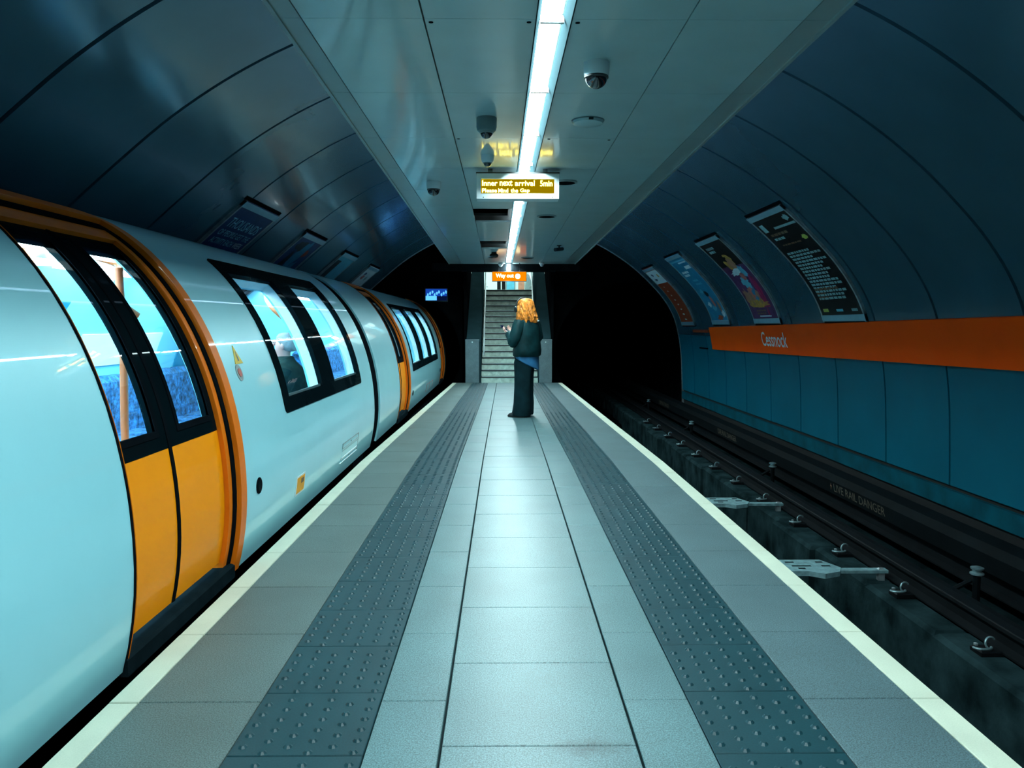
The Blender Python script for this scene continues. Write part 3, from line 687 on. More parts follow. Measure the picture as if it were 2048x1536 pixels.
def poster_text(P, t, W, H, sh):
    rn = random.Random(11)
    patch(P, 0.09, 0.21, H - 0.27, H - 0.15, M['p_teal'], t); blob(P, W - 0.17, H - 0.165, 0.065, 0.04, M['p_teal'], t, wob=0.3)
    patch(P, 0.42, W - 0.06, H - 0.262, H - 0.232, M['p_teal'], t, 'print_rule')
    bars(P, 1, 0.16, 0.70, H - 0.345, .06, .034, M['p_brown'], t, rn, ragged=.1); bars(P, 1, 0.16, 0.50, H - 0.41, .06, .034, M['p_teal'], t, rn, ragged=.05)
    bars(P, 1, 0.22, 0.80, H - 0.50, .06, .020, M['p_brown'], t, rn, ragged=.05); blob(P, W - 0.17, H - 0.45, 0.06, 0.035, M['p_green'], t, wob=.25)
    bars(P, 15, 0.13, W - 0.10, H - 0.63, 0.0465, 0.029, M['p_teal'], t, rn, ragged=0.30)
    bars(P, 1, 0.13, 0.75, 0.40, .06, .034, M['p_brown'], t, rn, ragged=.05); bars(P, 2, 0.13, 0.40, 0.345, .055, .030, M['p_brown'], t, rn, ragged=.2)
    patch(P, 0.10, 0.24, 0.125, 0.165, M['p_green'], t); patch(P, 0.45, 0.62, 0.125, 0.155, M['p_blue_lt'], t); patch(P, W - 0.26, W - 0.12, 0.125, 0.155, M['p_teal'], t)
def poster_show(P, t, W, H, sh):
    rn = random.Random(4)
    bars(P, 2, 0.15, 0.55, H - 0.20, .07, .045, M['p_teal'], t, rn, ragged=.2)
    patch(P, 0.04, W - 0.04, 0.10, H - 0.55, M['p_purple'], t, o=0.001)
    blob(P, 0.55, H - 0.47, 0.22, 0.15, M['p_gold'], t, rot=.2, wob=.12); blob(P, 0.60, H - 0.52, 0.14, 0.11, M['p_skin'], t, o=.003); blob(P, 0.45, H - 0.40, 0.12, .07, M['p_black'], t, o=.003, wob=.3)
    blob(P, 0.50, H - 0.66, 0.26, 0.05, M['p_white'], t, o=.0032, rot=.15, wob=.25); blob(P, 0.78, H - 0.68, 0.11, .10, M['p_blue_lt'], t, o=.0034, rot=.6, wob=.3); blob(P, 0.62, H - .76, 0.10, .06, M['p_pink'], t, o=.0036, wob=.3)
    blob(P, 0.55, H - 0.86, 0.16, 0.09, M['p_blue_lt'], t, o=.003, wob=.35); blob(P, 0.86, H - .95, .10, .22, M['p_magenta'], t, o=.0025, wob=.2); blob(P, 0.50, H - 1.05, .18, .14, M['p_pink'], t, o=.003, wob=.35)
    blob(P, 0.62, H - 1.08, .12, .13, M['p_blue_mid'], t, o=.0036, wob=.35); blob(P, 0.20, H - 1.12, .10, .16, M['p_skin'], t, o=.003, wob=.3); blob(P, 0.80, H - 1.25, .15, .2, M['p_magenta'], t, o=.003, wob=.2)
    blob(P, 0.36, 0.40, .10, .13, M['p_skin'], t, o=.004, wob=.1); blob(P, 0.70, 0.42, .12, .12, M['p_skin'], t, o=.004, wob=.1); blob(P, 0.52, 0.32, .40, .07, M['p_gold'], t, o=.0045, wob=.3)
    patch(P, 0.04, W - 0.04, 0.09, 0.26, M['p_purple'], t, o=.005); bars(P, 2, 0.30, 0.80, .20, .045, .022, M['p_brown'], t, rn, o=.006, ragged=.3); patch(P, .36, .84, .115, .133, M['p_white'], t, o=.006)
def poster_sea(P, t, W, H, sh):
    rn = random.Random(8)
    patch(P, .04, .065, .1, H - .12, M['p_blue_lt'], t); patch(P, W - .065, W - .04, .1, H - .12, M['p_blue_lt'], t); patch(P, .065, W - .065, H - .15, H - .12, M['p_blue_lt'], t)
    patch(P, W * .45, W - .1, H - .2, H - .17, M['p_white'], t); patch(P, .62, .98, H - .34, H - .27, M['p_white'], t); bars(P, 2, .16, .62, H - .42, .07, .045, M['p_white'], t, rn)
    bars(P, 2, .38, .74, H - .62, .08, .04, M['p_blue_lt'], t, rn); blob(P, .35, H - .85, .1, .04, M['p_blue_lt'], t, wob=.4)
    blob(P, .55, H - .90, .11, .06, M['p_black'], t, wob=.2); blob(P, .62, H - 1.06, .07, .12, M['p_pink'], t, rot=.4, wob=.2); blob(P, .34, H - 1.12, .1, .05, M['p_white'], t, wob=.3); blob(P, .56, H - 1.20, .14, .05, M['p_blue_lt'], t, wob=.4)
    blob(P, .86, .34, .07, .11, M['p_skin'], t, wob=.2); blob(P, .92, .2, .10, .06, M['p_white'], t, wob=.3); blob(P, .66, .13, .15, .05, M['p_red'], t, wob=.3, o=.003); blob(P, .42, .5, .16, .08, M['p_blue_mid'], t, wob=.3)
def poster_red(P, t, W, H, sh):
    patch(P, .035, W - .035, H - .44, H - .09, M['p_white'], t); blob(P, .36, H - .2, .09, .035, M['p_navy'], t, o=.003, wob=.3); blob(P, .34, H - .33, .13, .03, M['p_navy'], t, o=.003, wob=.3); blob(P, .78, H - .24, .07, .045, M['p_gold'], t, o=.003)
    for i in range(8):
        blob(P, .40 + .02 * i, H - .54 - .115 * i, .04 + .008 * i, .018, M['p_white'], t, o=.003, wob=.35, n=10)
def poster_blue(P, t, W, H, sh):
    text_on(P, 'THOUSANDS', .12, H - .33, W - .22, .125, M['p_text'], t, 'lettering', .003)
    text_on(P, 'OF PEOPLE GET THE', .12, H - .445, W - .22, .075, M['p_text'], t, 'lettering', .003)
    text_on(P, 'ACTIVITY EACH', .12, H - .555, (W - .22) * .68, .075, M['p_text'], t, 'lettering', .003)
    text_on(P, 'WEEK', .12 + (W - .22) * .73, H - .555, (W - .22) * .27, .075, M['p_white'], t, 'lettering', .003)
def poster_night(P, t, W, H, sh):
    blob(P, .40, H - .2, .3, .08, M['p_black'], t, wob=.3); blob(P, .75, H - .3, .12, .07, M['p_red'], t, wob=.2); blob(P, .55, H - .38, .13, .3, M['p_blue_mid'], t, rot=-.3, wob=.25); blob(P, .3, H - .62, .1, .3, M['p_black'], t, wob=.2, o=.003); blob(P, .7, H - .75, .1, .3, M['p_blue_mid'], t, rot=-.2, wob=.2)
def poster_pale(P, t, W, H, sh):
    patch(P, .06, .34, H - 1.0, H - .16, M['p_black'], t, o=.002); patch(P, .04, W - .04, H - .13, H - .09, M['p_blue_lt'], t); patch(P, .45, W - .1, H - .5, H - .3, M['p_blue_lt'], t)
def poster_map(P, t, W, H, sh):
    blob(P, .35, H - .3, .12, .06, M['p_pink'], t, wob=.3); blob(P, .3, H - .2, .1, .03, M['p_navy'], t, wob=.3); blob(P, .7, H - .3, .1, .05, M['p_teal'], t, wob=.2); patch(P, .035, W - .035, .1, H - .5, M['p_black'], t)
poster(1, 9.14, 1.09, 1.36, 2.57, 'black poster densely printed with lines of small text on the right wall', M['p_black'], poster_text)
poster(1, 11.66, 1.10, 1.34, 2.55, 'colourful black and purple poster with a large figure on the right wall', M['p_black'], poster_show)
poster(1, 14.02, 1.08, 1.33, 2.52, 'blue poster with pale border and small figures on the right wall', M['p_blue_mid'], poster_sea)
poster(1, 16.46, 1.08, 1.31, 2.49, 'brick red poster with white top beside the right tunnel mouth', M['p_red'], poster_red)
poster(-1, 7.42, 1.06, 1.36, 2.50, 'navy blue poster lettered THOUSANDS on the left wall above the train', M['p_navy'], poster_blue)
poster(-1, 9.74, 1.06, 1.36, 2.48, 'dark night scene poster on the left wall, right after the THOUSANDS one', M['p_navy'], poster_night)
poster(-1, 12.2, 1.06, 1.36, 2.46, 'pale poster with a black upright block on the left wall', M['p_blue_lt'], poster_pale)
poster(-1, 14.66, 1.06, 1.36, 2.44, 'small pale poster with a pink mark, nearest the left tunnel mouth', M['p_white'], poster_map)

# ------------------------------------------------------------------ ceiling equipment
def dome_cam(x, y, r, lab, style=0):
    t = thing('dome_camera', lab, 'camera', (x, y, ZC))
    m = MB()
    if style == 0: m.lathe([(r, ZC), (r, ZC - .25 * r), (r * 1.02, ZC - .3 * r), (r * .97, ZC - .95 * r), (r * .86, ZC - 1.15 * r)], (x, y, 0), 28)
    elif style == 1: m.lathe([(r, ZC), (r, ZC - .9 * r), (r * .9, ZC - 1.25 * r), (r * .62, ZC - 1.45 * r)], (x, y, 0), 28)
    else: m.lathe([(r, ZC), (r * .98, ZC - .5 * r), (r * .85, ZC - .95 * r), (r * .6, ZC - 1.15 * r)], (x, y, 0), 28)
    m.build('housing', M['white_paint'] if style != 1 else M['grey_paint'], t, smooth=35)
    m = MB(); d = {0: .86, 1: .62, 2: .6}[style]; z0 = ZC - {0: 1.13, 1: 1.42, 2: 1.1}[style] * r
    m.lathe([(r * d, z0)] + [(r * d * math.cos(a), z0 - .95 * r * d * math.sin(a)) for a in lin(0.05, 1.5, 8)], (x, y, 0), 28)
    m.build('smoked_dome', M['dome'], t, smooth=40)
    m = MB(); m.lathe([(r * d + .004, z0 + .012), (r * d + .006, z0 - .002), (r * d * .99, z0 - .006)], (x, y, 0), 28); m.build('trim_ring', M['black'] if style == 0 else M['grey_paint'], t, smooth=40)
dome_cam(0.495, 4.205, 0.068, 'white dome camera on the ceiling right of the strip light')
dome_cam(-0.109, 5.303, 0.068, 'grey dome camera on the ceiling left of the strip light, largest of three', 1)
dome_cam(-0.125, 6.453, 0.055, 'small dome camera just above the information display', 2)
dome_cam(-0.671, 7.636, 0.068, 'white dome camera far left on the ceiling above the train')
d = thing('smoke_detector', 'flat white disc detector on the ceiling beyond the white dome camera', 'detector', (0.576, 5.3, ZC))
m = MB(); m.lathe([(0.085, ZC), (0.105, ZC - .006), (0.10, ZC - .022), (0.06, ZC - .034), (0.01, ZC - .036)], (0.576, 5.36, 0), 28); m.build('cover', M['ceiling'], d, smooth=40)
m = MB(); m.lathe([(0.112, ZC + .001), (0.112, ZC - .005), (0.09, ZC - .006)], (0.576, 5.36, 0), 28); m.build('rim', M['grey_paint'], d, smooth=40)
m = MB(); m.box(0.57, 0.60, 5.24, 5.262, ZC - .02, ZC - .008); m.build('indicator', M['black'], d)
for (x, y, r_), lab in zip(((0.60, 7.6, .12), (0.555, 9.95, .125), (0.504, 16.1, .13), (-0.20, 15.95, .10)),
                           ('dark round flush speaker beside the information display', 'dark round flush speaker on the ceiling beyond the display', 'dark round flush speaker near the far ceiling end, right of the lamp', 'dark round flush speaker near the far ceiling end, left of the lamp')):
    t = thing('ceiling_speaker', lab, 'speaker', (x, y, ZC))
    m = MB(); m.lathe([(r_, ZC + .001), (r_, ZC - .012), (r_ - .02, ZC - .016)], (x, y, 0), 26); m.build('rim', M['grey_paint'], t, smooth=40)
    m = MB(); m.lathe([(r_ - .02, ZC - .008), (r_ - .022, ZC - .0165), (.01, ZC - .018)], (x, y, 0), 26); m.build('grille', M['black_matt'], t, smooth=40)
t = thing('bullet_camera', 'small black camera near the far right end of the ceiling', 'camera', (0.976, 13.6, ZC))
m = MB(); m.lathe([(0.04, ZC), (0.04, ZC - .012)], (.976, 13.6, 0), 14); m.tube([(.976, 13.6, ZC - .01), (.976, 13.6, ZC - .05)], .012, 8); m.build('mount', M['black'], t)
m = MB(); m.tube([(1.04, 13.66, ZC - .055), (.90, 13.50, ZC - .085)], .032, 10); m.build('barrel', M['black'], t)
t = thing('bracket_camera', 'small dark camera on a stub at the far ceiling, left of lamp', 'camera', (-0.17, 14.9, ZC))
m = MB(); m.lathe([(0.05, ZC), (0.05, ZC - .03)], (-.17, 14.9, 0), 14); m.build('mount', M['black'], t)
m = MB(); m.ell((-.17, 14.9, ZC - .06), (.085, .06, .045)); m.build('head', M['black'], t, smooth=60)
for (x, y), lab in zip(((-0.05, 17.4), (0.86, 17.3)), ('pale little pear-shaped ceiling fitting left of the exit sign', 'pale little pear-shaped ceiling fitting right of the exit sign')):
    m = MB(); m.lathe([(.05, ZC), (.06, ZC - .02), (.05, ZC - .05), (.02, ZC - .09)], (x, y, 0), 14); tag(m.build('ceiling_fitting', M['white_paint'], smooth=40), lab, 'fitting')

# information display
dp = thing('information_display', 'hanging white-cased display with amber dot letters under the strip light', 'display', (0.13, 7.0, 2.66))
X0, X1, ZA, ZB, YD = -0.232, 0.496, 2.432, 2.652, 6.95
sx0, sx1, sz0, sz1 = -0.193, 0.455, 2.478, 2.605
m = MB()
m.sheet(lambda u, v, o: Vector((u, YD + o, v)), [X0, sx0, sx1, X1], [ZA, sz0, sz1, ZB], 0.0, 0.03, lambda u, v: sx0 < u < sx1 and sz0 < v < sz1)
m.box(X0, X1, YD + .03, YD + .16, ZA, ZB); m.build('case', M['white_paint'], dp)
m = MB(); m.box(X0 - .004, X1 + .004, YD - .004, YD + .165, ZB, ZB + .012); m.build('top_rail', M['black'], dp)
m = MB(); m.box(X0 + .1, X0 + .14, YD + .05, YD + .1, ZB + .01, ZC); m.box(X1 - .14, X1 - .1, YD + .05, YD + .1, ZB + .01, ZC); m.build('hanger', M['steel_dull'], dp)
m = MB(); m.box(sx0, sx1, YD + .02, YD + .029, sz0, sz1); scr = m.build('screen', M['amber_bg'], dp)
P = lambda u, v, o: Vector((sx0 + u, YD + .02 - o, sz0 + v))
for tx, u, v, w_, h_ in (('Inner', .010, .069, .135, .047), ('next', .165, .069, .112, .047), ('arrival', .300, .069, .175, .047), ('5min', .523, .066, .108, .050),
                         ('Please', .010, .012, .130, .034), ('Mind', .152, .012, .088, .034), ('the', .262, .012, .065, .034), ('Gap', .345, .006, .085, .040)):
    text_on(P, tx, u, v, w_, h_, M['amber'], scr, 'lettering', .002, bold=.012)
m = MB(); m.lathe([(.005, 0), (.005, -.003)], (X0 + .06, YD, ZA + .012), 8, 'Y'); m.lathe([(.005, 0), (.005, -.003)], (X1 - .06, YD, ZA + .012), 8, 'Y'); m.build('case_screw', M['black'], dp)

# way out sign
ex = thing('exit_sign', 'glowing orange way out sign hanging over the stairs', 'sign', (.14, 17.5, 2.5))
m = MB(); m.chamfer(-.245, .528, 17.45, 17.58, 2.293, 2.515, .01); m.build('case', M['black'], ex)
m = MB(); m.box(-.235, .518, 17.442, 17.452, 2.305, 2.505); fc = m.build('face', M['exit_bg'], ex)
P = lambda u, v, o: Vector((-.235 + u, 17.442 - o, 2.305 + v))
text_on(P, 'Way out', .075, .045, .40, .115, M['exit_text'], fc, 'lettering', .003, bold=.02)
blob(P, .565, .10, .058, .058, M['exit_text'], fc, 'logo_disc', .003); 
m = MB(); m.rings([[P(.565 + R_ * math.cos(a), .10 + R_ * math.sin(a), .004) for a in [2 * PI * k / 24 for k in range(24)]] for R_ in (.040, .030)], cap=False); m.build('logo_ring', M['exit_bg'], fc, recalc=False)
m = MB(); m.box(-.1, -.08, 17.5, 17.52, 2.51, 2.70); m.box(.36, .38, 17.5, 17.52, 2.51, 2.70); m.build('hanger', M['black'], ex)

# blue monitor by the left tunnel mouth
mo = thing('monitor', 'glowing blue monitor on a bracket by the left tunnel mouth', 'monitor', (-1.48, 17.35, 2.0))
m = MB(); m.chamfer(-1.735, -1.225, 17.31, 17.37, 1.84, 2.14, .01); m.build('case', M['black'], mo)
m = MB(); m.box(-1.715, -1.245, 17.304, 17.312, 1.86, 2.12); sc = m.build('screen', M['screen_blue'], mo)
P = lambda u, v, o: Vector((-1.715 + u, 17.304 - o, 1.86 + v))
patch(P, .25, .47, .0, .10, M['screen_dark'], sc, 'screen_pane', .002); patch(P, .0, .245, .005, .105, M['screen_cyan'], sc, 'screen_pane', .002)
for q in range(9): blob(P, .05 + .05 * q, .16 + .03 * ((q * 7) % 3 - 1), .02, .035, M['screen_cyan'], sc, 'screen_shape', .002, wob=.3)
m = MB(); m.box(-1.5, -1.46, 17.36, 18.32, 1.97, 2.01); m.build('wall_arm', M['black'], mo)

# ------------------------------------------------------------------ train
TA, TBU, TBL, TCX, TCZ = 1.05, 1.56, 1.31, -2.48, 0.40
def TP(Y, t, o=0.0):
    b = TBU if math.sin(t) >= 0 else TBL
    c, s_ = math.cos(t), math.sin(t); nx, nz = c / TA, s_ / b; l = math.hypot(nx, nz)
    return Vector((TCX + TA * c + nx / l * o, Y, TCZ + b * s_ + nz / l * o))
def tz(z):
    b = TBU if z >= TCZ else TBL
    return math.asin(max(-1, min(1, (z - TCZ) / b)))
TBOT = tz(-0.035)
train = thing('subway_train', 'silver rounded subway train with orange doors standing at the left platform edge', 'train', (-2.48, 6, -1.0))
DOORS = [(2.955, 4.08, 0.19), (10.75, 11.83, 0.17), (17.85, 18.85, 0.15)]
WINS = [(5.17, 7.93, 0.73, 1.755, [(5.30, 6.30), (6.74, 7.83)], (0.83, 1.665)),
        (12.38, 17.05, 0.58, 1.66, [(12.48, 13.72), (14.10, 15.34), (15.72, 16.95)], (0.69, 1.60))]
DT = 1.925
CR, CV = 0.17, 0.24          # corner radius of the door openings, along the train and round the section
def DPm(a, b, f):
    ub, ua, vt = b + f, a, tz(DT)
    def P(u, v, o=0.0):
        for sg, e in ((1, ub), (-1, ua)):
            p = (u - (e - sg * CR)) / (sg * CR); q = (v - (vt - CV)) / CV
            if p > 1e-6 and q > 1e-6:
                p2, q2 = p * math.sqrt(max(0, 1 - q * q / 2)), q * math.sqrt(max(0, 1 - p * p / 2))
                return TP(e - sg * CR + sg * CR * p2, vt - CV + CV * q2, o)
        return TP(u, v, o)
    return P
def hole(u, v):
    for a, b, f in DOORS:
        if a < u < b + f and v < tz(DT): return True
    for a, b, z0, z1, pn, pz in WINS:
        if a + .04 < u < b - .04 and tz(z0 + .04) < v < tz(z1 - .04): return True
    return False
vb = [tz(DT)] + [tz(z) for q in WINS for z in (q[2] + .04, q[3] - .04)]
vall = merge_breaks(TBOT, PI - TBOT, 0.09, *vb)
for a, b in ((YB + 0.2, 8.60), (9.0, 19.35)):
    ub = [x for q in DOORS for x in (q[0], q[1] + q[2])] + [x for q in WINS for x in (q[0] + .04, q[1] - .04)]
    m = MB(); m.sheet(TP, merge_breaks(a, b, 0.6, *ub), vall, 0.0, -0.03, hole)
    for da, db, df in DOORS:         # rounded upper corners of the door openings
        if not (a < da < b): continue
        for sg, e in ((1, db + df), (-1, da)):
            ts = lin(0, 1, 8)
            def CP(t, w_, o, sg=sg, e=e):
                th = t * PI / 2; cx, cy = math.cos(th), math.sin(th); mx_ = max(cx, cy); sx, sy = cx / mx_, cy / mx_
                p_, q_ = cx * (1 - w_) + sx * w_, cy * (1 - w_) + sy * w_
                return TP(e - sg * CR + sg * CR * p_, tz(DT) - CV + CV * q_, o)
            m.sheet(CP, ts, [0, 1], 0.0, -0.03)
    m.build('car_body', M['body'], train, smooth=35)
    # white lining of the saloon
    def hole2(u, v):
        for p, q, f in DOORS:
            if p + .03 < u < q and v < tz(1.775): return True
        for p, q, z0, z1, pn, pz in WINS:
            if tz(pz[0]) < v < tz(pz[1]) and any(c < u < d for c, d in pn): return True
        return False
    ub = [x for q in DOORS for x in (q[0] + .03, q[1])] + [x for q in WINS for c in q[4] for x in c]
    vb2 = [tz(1.775)] + [tz(z) for q in WINS for z in q[5]]
    m = MB(); m.sheet(TP, merge_breaks(a + .02, b - .02, 0.8, *ub), merge_breaks(TBOT, PI - TBOT, 0.1, *vb2), -0.10, -0.115, hole2); m.build('saloon_lining', M['liner'], train, smooth=35)
    m = MB(); m.box(-3.36, -1.60, a + .02, b - .02, -0.09, -0.0); m.build('saloon_floor', M['train_floor'], train)
    m = MB(); m.box(-3.30, -1.66, a + .1, b - .1, -0.95, -0.13); m.build('underframe', M['black_matt'], train)
    for x in (-2.78, -2.18):
        y_ = a + .3
        while y_ < b - 1.2:
            zt = TCZ + (TBU - .115) * math.sqrt(1 - ((x + .06 * (1 if x > TCX else -1) - TCX) / (TA - .115)) ** 2)
            m = MB(); m.box(x - .055, x + .055, y_, y_ + 1.15, zt - .055, zt - .02); m.build('saloon_light', M['train_light'], train); y_ += 1.35
    # end bulkheads
    for yy in ((a, b) if a > 0 else (a,)):
        pass
# front end cap of the far car and back cap
for yy, d in ((19.35, .3), (YB + .2, -.02)):
    m = MB(); rs = []
    for sc_, dy in ((1.0, 0), (.93, d * .6), (.75, d * .9), (.02, d)):
        rs.append([Vector((TCX + (TP(0, t).x - TCX) * sc_, yy + dy, max(-0.035, TCZ + (TP(0, t).z - TCZ) * sc_))) for t in lin(0, 2 * PI, 40)[:-1]])
    m.rings(rs, cap=False); m.build('end_cap', M['body'], train, smooth=40)
# gangway between the cars
m = MB(); m.sheet(TP, [8.58, 8.68, 8.80, 8.92, 9.02], merge_breaks(TBOT, PI - TBOT, 0.1), -0.02, -0.06); m.build('gangway_bellows', M['rubber'], train, smooth=35)
def ring(outer, inner, z_out, z_in, o0, o1, mat, name, parent, zb=-0.06, PF=TP):
    m = MB(); us = merge_breaks(outer[0], outer[1], .05, inner[0], inner[1]); vs = merge_breaks(tz(zb), tz(z_out), .06, tz(z_in))
    m.sheet(PF, us, vs, o1, o0, lambda u, v: inner[0] < u < inner[1] and v < tz(z_in)); return m.build(name, mat, parent, smooth=35)
for k, (a, b, f) in enumerate(DOORS):
    s_ = f / .19; DP = DPm(a, b, f)
    fr = ring((a + .014, b + f), (a + .0155, b + .10 * s_), DT, 1.872, -.05, .006, M['orange_frame'], 'door_frame', train, zb=-.035, PF=DP)
    m = MB(); m.sheet(DP, [a, a + .014], merge_breaks(tz(-.035), tz(DT), .05), .003, -.05); m.build('edge_seal', M['rubber'], fr, smooth=35)
    ring((a + .015, b + .10 * s_), (a + .024, b + .055 * s_), 1.872, 1.838, -.07, -.02, M['rubber'], 'frame_seal', fr, zb=-.035, PF=DP)
    ring((a + .024, b + .055 * s_), (a + .03, b + .004), 1.838, 1.778, -.08, -.028, M['orange_frame'], 'inner_frame', fr, zb=-.035, PF=DP)
    for q in (.5, .72, .95, 1.2):
        pass
    ym = (a + b) / 2 - .02
    for (p, q, gp, gq) in ((a + .03, ym - .008, .07, .10), (ym + .008, b, .13, .07)):
        vs = merge_breaks(tz(.04), tz(.775), .06)
        m = MB(); m.sheet(TP, [p, q], vs, -.052, -.085); leaf = m.build('door_leaf', M['orange'], train, smooth=35)
        gz = (.865, 1.715)
        m = MB(); m.sheet(DP, merge_breaks(p, q, .04, p + gp, q - gq), merge_breaks(tz(.775), tz(1.778), .05, tz(gz[0]), tz(gz[1])), -.050, -.085, lambda u, v: p + gp < u < q - gq and tz(gz[0]) < v < tz(gz[1]))
        m.build('window_surround', M['train_black'], leaf, smooth=35)
        m = MB(); m.sheet(TP, [p + gp - .004, q - gq + .004], merge_breaks(tz(gz[0] - .005), tz(gz[1] + .005), .05), -.062, -.066); m.build('window_pane', M['glass'], leaf, smooth=35)
        m = MB(); m.sheet(TP, [p + gp - .03, p + gp, q - gq, q - gq + .03], merge_breaks(tz(gz[0] - .03), tz(gz[1] + .03), .05, tz(gz[0]), tz(gz[1])), -.046, -.06, lambda u, v: p + gp < u < q - gq and tz(gz[0]) < v < tz(gz[1]))
        m.build('pane_gasket', M['rubber'], leaf, smooth=35)
    m = MB(); m.sheet(TP, [ym - .014, ym + .014], merge_breaks(tz(.04), tz(1.778), .06), -.046, -.09); m.build('door_seal', M['rubber'], train, smooth=35)
    m = MB(); m.chamfer(-1.64, -1.468, a - .0, b + .09 * s_, -.055, .022, .012); m.build('door_sill', M['sill'], train)
for (a, b, z0, z1, pn, pz) in WINS:
    us = sorted({a, a + .035, b - .035, b} | {x for c in pn for x in c})
    t0_, t1_ = tz(z0), tz(z1)
    vs = merge_breaks(t0_, t1_, .05, t0_ + .022, t1_ - .022, tz(pz[0]), tz(pz[1]))
    sk = lambda u, v: tz(pz[0]) < v < tz(pz[1]) and any(c < u < d for c, d in pn)
    def TPr(u, v, o):      # rounded corners
        for uc, sg in ((a, 1), (b, -1)):
            for vc, sv in ((t0_, 1), (t1_, -1)):
                if abs(u - uc) < 1e-4 and abs(v - vc) < 1e-4: return TP(u + sg * .012, v + sv * .0075, o)
        return TP(u, v, o)
    m = MB(); m.sheet(TPr, us, vs, .007, -.028, sk); fr = m.build('window_frame', M['train_black'], train, smooth=35)
    m = MB(); m.sheet(TP, sorted({a + .05, b - .05} | {x for c in pn for x in c}), merge_breaks(tz(z0 + .045), tz(z1 - .045), .06, tz(pz[0]), tz(pz[1])), -.03, -.10, sk); m.build('window_reveal', M['liner_white'], fr, smooth=35)
    for c, d in pn:
        m = MB(); m.sheet(TP, [c - .004, d + .004], merge_breaks(tz(pz[0] - .006), tz(pz[1] + .006), .05), -.010, -.014); m.build('window_pane', M['glass'], fr, smooth=35)
        m = MB(); m.sheet(TP, [c + .0, d - .0], [tz(pz[0] + .001), tz(pz[0] + .018)], -.012, -.02); m.build('sill_bead', M['steel'], fr)
def disc(Y, z, r, o0, o1, mat, name, parent, n=24, rz=None):
    t0_ = tz(z); sc_ = TA + .15
    m = MB(); rz = rz or r
    f = lambda k, q, o: TP(Y + r * q * math.cos(2 * PI * k / n), t0_ + rz * q * math.sin(2 * PI * k / n) / 1.5, o)
    m.rings([[f(k, 1, o0) for k in range(n)], [f(k, 1, o1) for k in range(n)], [f(k, .5, o1) for k in range(n)], [f(k, .02, o1) for k in range(n)]])
    return m.build(name, mat, parent, smooth=35)
def plate(a, b, z0, z1, o1, mat, name, parent, o0=-.004):
    m = MB(); m.sheet(TP, [a, b], merge_breaks(tz(z0), tz(z1), .08), o1, o0); return m.build(name, mat, parent, smooth=35)
vp = disc(4.50, .38, .052, -.005, .004, M['rubber'], 'inspection_port', train); disc(4.50, .38, .038, .003, .007, M['train_black'], 'port_lid', vp)
vp = disc(12.33, .24, .05, -.005, .004, M['rubber'], 'inspection_port', train); disc(12.33, .24, .036, .003, .007, M['train_black'], 'port_lid', vp)
vp = disc(17.6, .3, .05, -.005, .004, M['rubber'], 'inspection_port', train); disc(17.6, .3, .036, .003, .007, M['train_black'], 'port_lid', vp)
dg = disc(4.485, 1.045, .045, -.004, .004, M['steel_dull'], 'door_button', train, rz=.05); disc(4.485, 1.045, .025, .003, .007, M['p_pink'], 'button_cap', dg)
m = MB(); m.add([TP(u, tz(z), o) for o in (-.003, .003) for u, z in ((4.47, 1.095), (4.60, 1.095), (4.535, 1.20))], [(0, 1, 2), (5, 4, 3), (0, 3, 4, 1), (1, 4, 5, 2), (2, 5, 3, 0)]); tr = m.build('warning_triangle', M['yellow'], train)
m = MB(); m.add([TP(u, tz(z), .0045) for u, z in ((4.525, 1.11), (4.545, 1.11), (4.54, 1.165), (4.53, 1.165))], [(0, 1, 2, 3)]); m.build('warning_mark', M['black'], tr, recalc=False)
lb = plate(5.34, 5.58, .125, .262, .003, M['p_white'], 'label_plate', train); la = plate(5.36, 5.56, .14, .25, .005, M['amber_paint'], 'label_face', lb)
plate(5.46, 5.53, .20, .235, .0065, M['p_brown'], 'label_mark', lb)
hp = plate(6.90, 7.66, .085, .255, .002, M['body'], 'access_hatch', train)
for (c, d, e, f) in ((6.90, 7.66, .252, .258), (6.90, 7.66, .208, .214), (6.90, 6.912, .208, .258), (7.65, 7.662, .085, .258), (6.90, 7.66, .19, .194)): plate(c, d, e, f, .004, M['grey_paint'], 'hatch_seam', hp)
for (c, d, e, f) in ((6.88, 7.62, .118, .132), (6.86, 7.66, .082, .088)): plate(c, d, e, f, .006, M['liner_white'], 'hatch_strip', hp)
for y_, z in ((7.28, .232), (7.63, .248), (7.25, .105), (7.62, .105), (6.93, .10)): disc(y_, z, .009, -.001, .006, M['grey_paint'], 'hatch_screw', hp, n=8)
hp = plate(14.6, 15.9, .06, .2, .002, M['body'], 'access_hatch', train)
for (c, d, e, f) in ((14.6, 14.63, .06, .2), (15.2, 15.23, .06, .2), (15.87, 15.9, .06, .2), (14.6, 15.9, .194, .2)): plate(c, d, e, f, .004, M['p_pink'], 'hatch_seam', hp)
